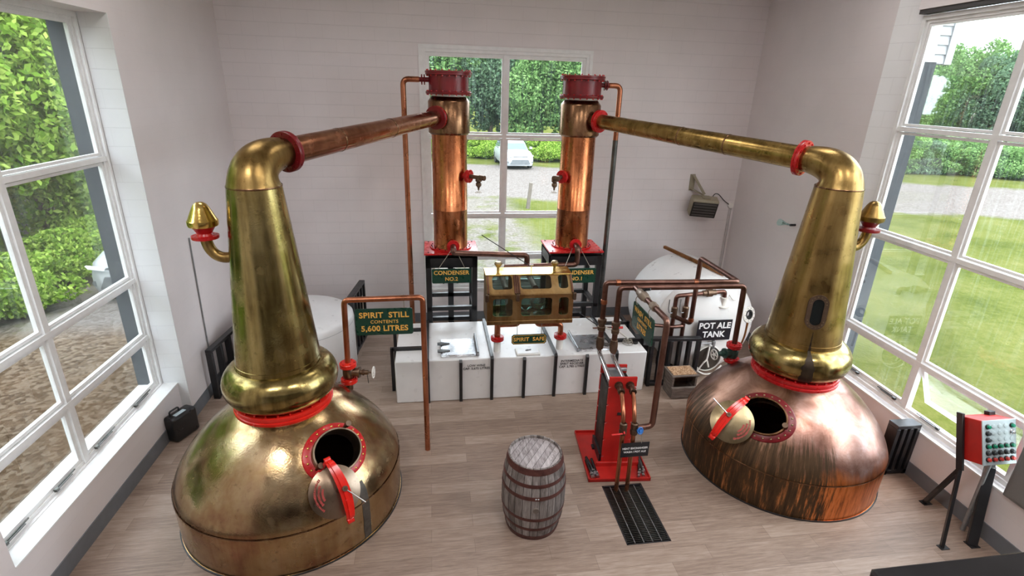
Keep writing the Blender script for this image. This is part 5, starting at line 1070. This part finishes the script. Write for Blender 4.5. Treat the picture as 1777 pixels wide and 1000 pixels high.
# ================================================================= OUTSIDE
GZ = -.15
mb = MB(); mb.quad([(-200, -120, GZ), (200, -120, GZ), (200, 200, GZ), (-200, 200, GZ)]); struct(mb.build('ground', 'ground', smooth=False))
t = thing('siding_bay', (7.0, -3.2, 5.0), 'white boarded overhang outside the top of the right window', 'building')
o = MB().box((6.10, -3.0, 5.0), (6.72, .2, 8)); o.build('wall', 'siding', t)
for k in range(16): z = 5.0+k*.118; MB().poly([(0, 0), (-.016, 0), (0, .118)], .60, Matrix(((0, 0, 1, 6.10), (1, 0, 0, -3.0), (0, 1, 0, z), (0, 0, 0, 1)))).build('board', 'siding', t)
MB().box((6.68, -3.03, 4.99), (6.79, -2.9, 8)).build('corner_trim', 'siding', t)
import numpy as np
def crown(seed, n, rx, rz, z0, leaf, material, lumps=26, fill=.35):
    rg = np.random.default_rng(seed); C_ = rg.normal(size=(lumps, 3)); C_ /= np.linalg.norm(C_, axis=1)[:, None]; C_ *= rg.uniform(.3, .85, (lumps, 1)); C_[:, 2] = C_[:, 2]
    rad = rg.uniform(.22, .42, lumps); k = rg.integers(0, lumps, n); d = rg.normal(size=(n, 3)); d /= np.linalg.norm(d, axis=1)[:, None]; r = rad[k]*(1-fill*rg.random(n)**1.5)
    P = C_[k]+d*r[:, None]; P = P*np.array([rx, rx, rz]); P[:, 2] += z0+rz; P = P[P[:, 2] > .05]; n = len(P)
    a = rg.normal(size=(n, 3)); a /= np.linalg.norm(a, axis=1)[:, None]; b = np.cross(a, rg.normal(size=(n, 3))); b /= np.linalg.norm(b, axis=1)[:, None]
    s = leaf*rg.uniform(.6, 1.25, n)[:, None]; V = np.empty((n*4, 3)); V[0::4] = P-a*s; V[1::4] = P+b*s*.55; V[2::4] = P+a*s; V[3::4] = P-b*s*.55
    me = bpy.data.meshes.new('foliage'); me.vertices.add(n*4); me.vertices.foreach_set('co', V.ravel()); me.loops.add(n*4); me.loops.foreach_set('vertex_index', np.arange(n*4, dtype=np.int32)); me.polygons.add(n); me.polygons.foreach_set('loop_start', np.arange(0, n*4, 4, dtype=np.int32)); me.update(); me.materials.append(mat(material)); return me
def trunk(h, seed):
    rg = random.Random(seed); mb = MB(); mb.sweep([Vector((0, 0, 0)), Vector((.1, .05, h*.3)), Vector((-.1, .1, h*.6)), Vector((.1, 0, h*.9))], lambda t_: .16*(1-t_*.75), 8)
    for k in range(5): a_ = rg.random()*6.28; z = h*(.35+.1*k); mb.sweep([Vector((0, 0, z)), Vector((math.cos(a_)*.7, math.sin(a_)*.7, z+.6)), Vector((math.cos(a_)*1.5, math.sin(a_)*1.5, z+1.6))], lambda t_: .06*(1-t_*.7), 6)
    o = mb.build('trunk', 'bark', None); me = o.data; bpy.data.objects.remove(o); return me
CM = {'a': crown(1, 45000, 2.9, 4.3, .2, .092, 'leaf bright', 34), 'b': crown(2, 26000, 3.2, 4.4, .3, .14, 'leaf mid', 30), 'c': crown(3, 24000, 3.4, 4.6, .2, .14, 'leaf dark', 26), 'w': crown(4, 12000, 1.8, .9, -.3, .07, 'leaf bright', 26)}
CM['h'] = crown(8, 16000, 2.7, 1.7, -.7, .10, 'leaf mid', 24); CM['k'] = crown(9, 16000, 2.5, 1.5, -.6, .10, 'leaf dark', 24)
TM = trunk(8, 5)
def tree(kind, x, y, s, lb, grp, sz=1, name='leafy_tree'):
    t = thing(name, (x, y, GZ), lb, 'bush' if kind in 'whk' else 'tree', grp); t.rotation_euler = (0, 0, random.random()*6.28); t.scale = (s, s, s*sz)
    o = bpy.data.objects.new('foliage', CM[kind]); COL.objects.link(o); o.parent = t
    if kind not in 'whk': o = bpy.data.objects.new('trunk', TM); COL.objects.link(o); o.parent = t
for y in (-13, -9.6, -6.4, -3.2, 0, 3.2, 6.6, 10.2): tree('a', -11.3-random.random()*1.1, y+random.random(), 1.0+random.random()*.15, 'bright green leafy tree close outside the left window', 'trees outside the left window')
for y in (-12, -7, -2, 3, 8, 13, 18): tree('b', -16.5-random.random()*2, y+random.random()*2, 1.35, 'taller tree in the second row outside the left window', 'second row of trees outside the left window')
for y in (-9, -6.8, -4.6, -2.6, -.6, 1.6, 3.8, 6.0, 8.4): tree('w', -9.3-random.random()*.4, y, .62+random.random()*.3, 'low bright weeds along the edge of the gravel drive', 'weeds by the drive', name='weed_clump')
for x in (-12, -7.5, -3, 1.0, 4.6, 8.2, 12.0, 16.0, 20, 24.5, 29): tree(random.choice('bc'), x, 33+random.random()*3-(x*.12), 1.0+random.random()*.12, 'green tree beyond the parked car, seen through the back window', 'trees beyond the car park')
for x in (-10, -5, 0, 5, 10, 15, 20, 26): tree('c', x, 41+random.random()*3-(x*.12), 1.15, 'dark tree in the far row seen through the back window', 'far row of trees behind the car park')
for x in (-8, -5.2, -2.4, .4, 3.0, 7.2, 10.0, 12.6, 15.2, 18, 21): tree('w', x, 29.3-.26*x+random.random(), .95+random.random()*.3, 'low bright bush along the far edge of the gravel lot', 'bushes behind the gravel lot', name='weed_clump')
for i in range(18):
    x = 27+i*2.2; tree(random.choice('hhk'), x, 24.5-i*.72+random.random()*1.2, .85+random.random()*.35, 'rounded bush beyond the road, seen through the right window', 'bushes beyond the road', name='leafy_bush')
for i in range(46):
    a_ = R(36+i*.85); d_ = 66+random.random()*26; tree(random.choice('bbc'), -.3+d_*math.sin(a_), -10+d_*math.cos(a_), .80+d_*.0028+random.random()*.12, 'tree on the wooded rise seen through the right window', 'trees on the wooded rise')
# parked cars
def car(x, y, rz, lb):
    t = thing('parked_car', (x, y, GZ), lb, 'car', None)
    # loft: stations along y (front at -y), half width, heights
    st = [(-2.28, .60, .34, .62), (-2.22, .78, .24, .80), (-2.0, .88, .22, .93), (-1.5, .915, .22, 1.02), (-1.05, .92, .22, 1.08), (0, .925, .22, 1.07), (1.4, .92, .24, 1.07), (2.1, .87, .28, 1.02), (2.25, .75, .38, .9)]
    mb = MB(); rows = []
    for yy, w_, zl, zh in st:
        rows.append([mb.bm.verts.new(p) for p in ((-w_*.92, yy, zl), (-w_, yy, zl+.15), (-w_, yy, (zl+zh)/2+.1), (-w_*.93, yy, zh-.06), (-w_*.75, yy, zh), (0, yy, zh+.03), (w_*.75, yy, zh), (w_*.93, yy, zh-.06), (w_, yy, (zl+zh)/2+.1), (w_, yy, zl+.15), (w_*.92, yy, zl))])
    for a, b in zip(rows, rows[1:]):
        for k in range(10): mb.bm.faces.new([a[k], a[k+1], b[k+1], b[k]])
        mb.bm.faces.new([a[10], a[0], b[0], b[10]])
    mb.bm.faces.new(rows[0]); mb.bm.faces.new(rows[-1][::-1]); body = mb.build('body', 'car paint', None, ang=50); body.parent = t
    def prt(mb_, nm, mt_): o_ = mb_.build(nm, mt_, None, ang=40); o_.parent = t; return o_
    mb = MB(); cs = [(-1.0, .80, .80, 1.06, 1.06), (-.35, .80, .64, 1.06, 1.58), (.2, .80, .63, 1.06, 1.66), (1.5, .80, .63, 1.06, 1.62), (2.1, .78, .70, 1.04, 1.10)]; rows = []
    for yy, wb, wt, zb, zt in cs: rows.append([mb.bm.verts.new(p) for p in ((-wb, yy, zb), (-wt-.03, yy, zt-.07), (-wt+.08, yy, zt), (wt-.08, yy, zt), (wt+.03, yy, zt-.07), (wb, yy, zb))])
    for a, b in zip(rows, rows[1:]):
        for k in range(5): mb.bm.faces.new([a[k], a[k+1], b[k+1], b[k]])
    prt(mb, 'cabin', 'car paint')
    mb = MB(); mb.bm.faces.new([mb.bm.verts.new(p) for p in ((-.74, -.98, 1.09), (.74, -.98, 1.09), (.60, -.37, 1.56), (-.60, -.37, 1.56))]); prt(mb, 'windscreen', 'car glass')
    for s in (-1, 1):
        mb = MB(); mb.bm.faces.new([mb.bm.verts.new(p) for p in ((s*.815, -.75, 1.12), (s*.815, 1.8, 1.12), (s*.68, 1.5, 1.52), (s*.675, -.25, 1.53))]); prt(mb, 'side_window', 'car glass')
        prt(MB().rev([(.20, -.02), (.34, -.02), (.36, 0), (.36, .20), (.34, .22), (.2, .22), (.0, .2)], (s*.70, -1.42, .36), (s, 0, 0), 28), 'wheel', 'tyre'); prt(MB().rev([(.20, -.02), (.34, -.02), (.36, 0), (.36, .20), (.34, .22), (.2, .22), (.0, .2)], (s*.70, 1.38, .36), (s, 0, 0), 28), 'wheel', 'tyre')
        prt(MB().box((s*.93-.02, -.86, 1.10), (s*1.10, -.72, 1.25), .04, None, 2), 'mirror', 'car paint')
        prt(MB().poly([(0, 0), (.30, .05), (.34, .12), (.02, .07)], .06, Matrix.Translation((s*.48 if s > 0 else -.48, -2.25, .76)) @ Matrix.Rotation(R(90), 4, 'X') @ Matrix.Diagonal((s, 1, 1, 1))), 'headlight', 'headlight')
        prt(MB().cyl((s*.74, -2.24, .46), (s*.74, -2.20, .46), .06), 'fog_lamp', 'car black')
    prt(MB().poly([(-.48, 0), (.48, 0), (.42, .05), (0, .025), (-.42, .05)], .04, Matrix.Translation((0, -2.27, .78)) @ Matrix.Rotation(R(90), 4, 'X')), 'upper_grille', 'car black')
    prt(MB().poly([(-.62, 0), (.62, 0), (.50, .26), (-.50, .26)], .05, Matrix.Translation((0, -2.27, .36)) @ Matrix.Rotation(R(90), 4, 'X')), 'lower_grille', 'car black')
    prt(MB().rev([(.045, 0), (.05, .01), (.05, .02), (.04, .025)], (0, -2.30, .84), (0, -1, 0), 20), 'emblem', 'steel')
    t.rotation_euler = (0, 0, rz); return t
car(4.85, 24.9, R(4), 'white car facing the building, parked on the gravel beyond the back window')
car(-6.95, 4.1, R(2), 'white car partly hidden by the wall pier outside the left window')
o = MB().beam((3.55, 11.5, GZ-.1), (3.66, 11.5, .92), .14, .12, .01).build('wooden_post', 'post wood', None); anchor(o, (3.55, 11.5, GZ)); tag(o, 'short dark wooden post on the edge of the gravel lot', 'post')
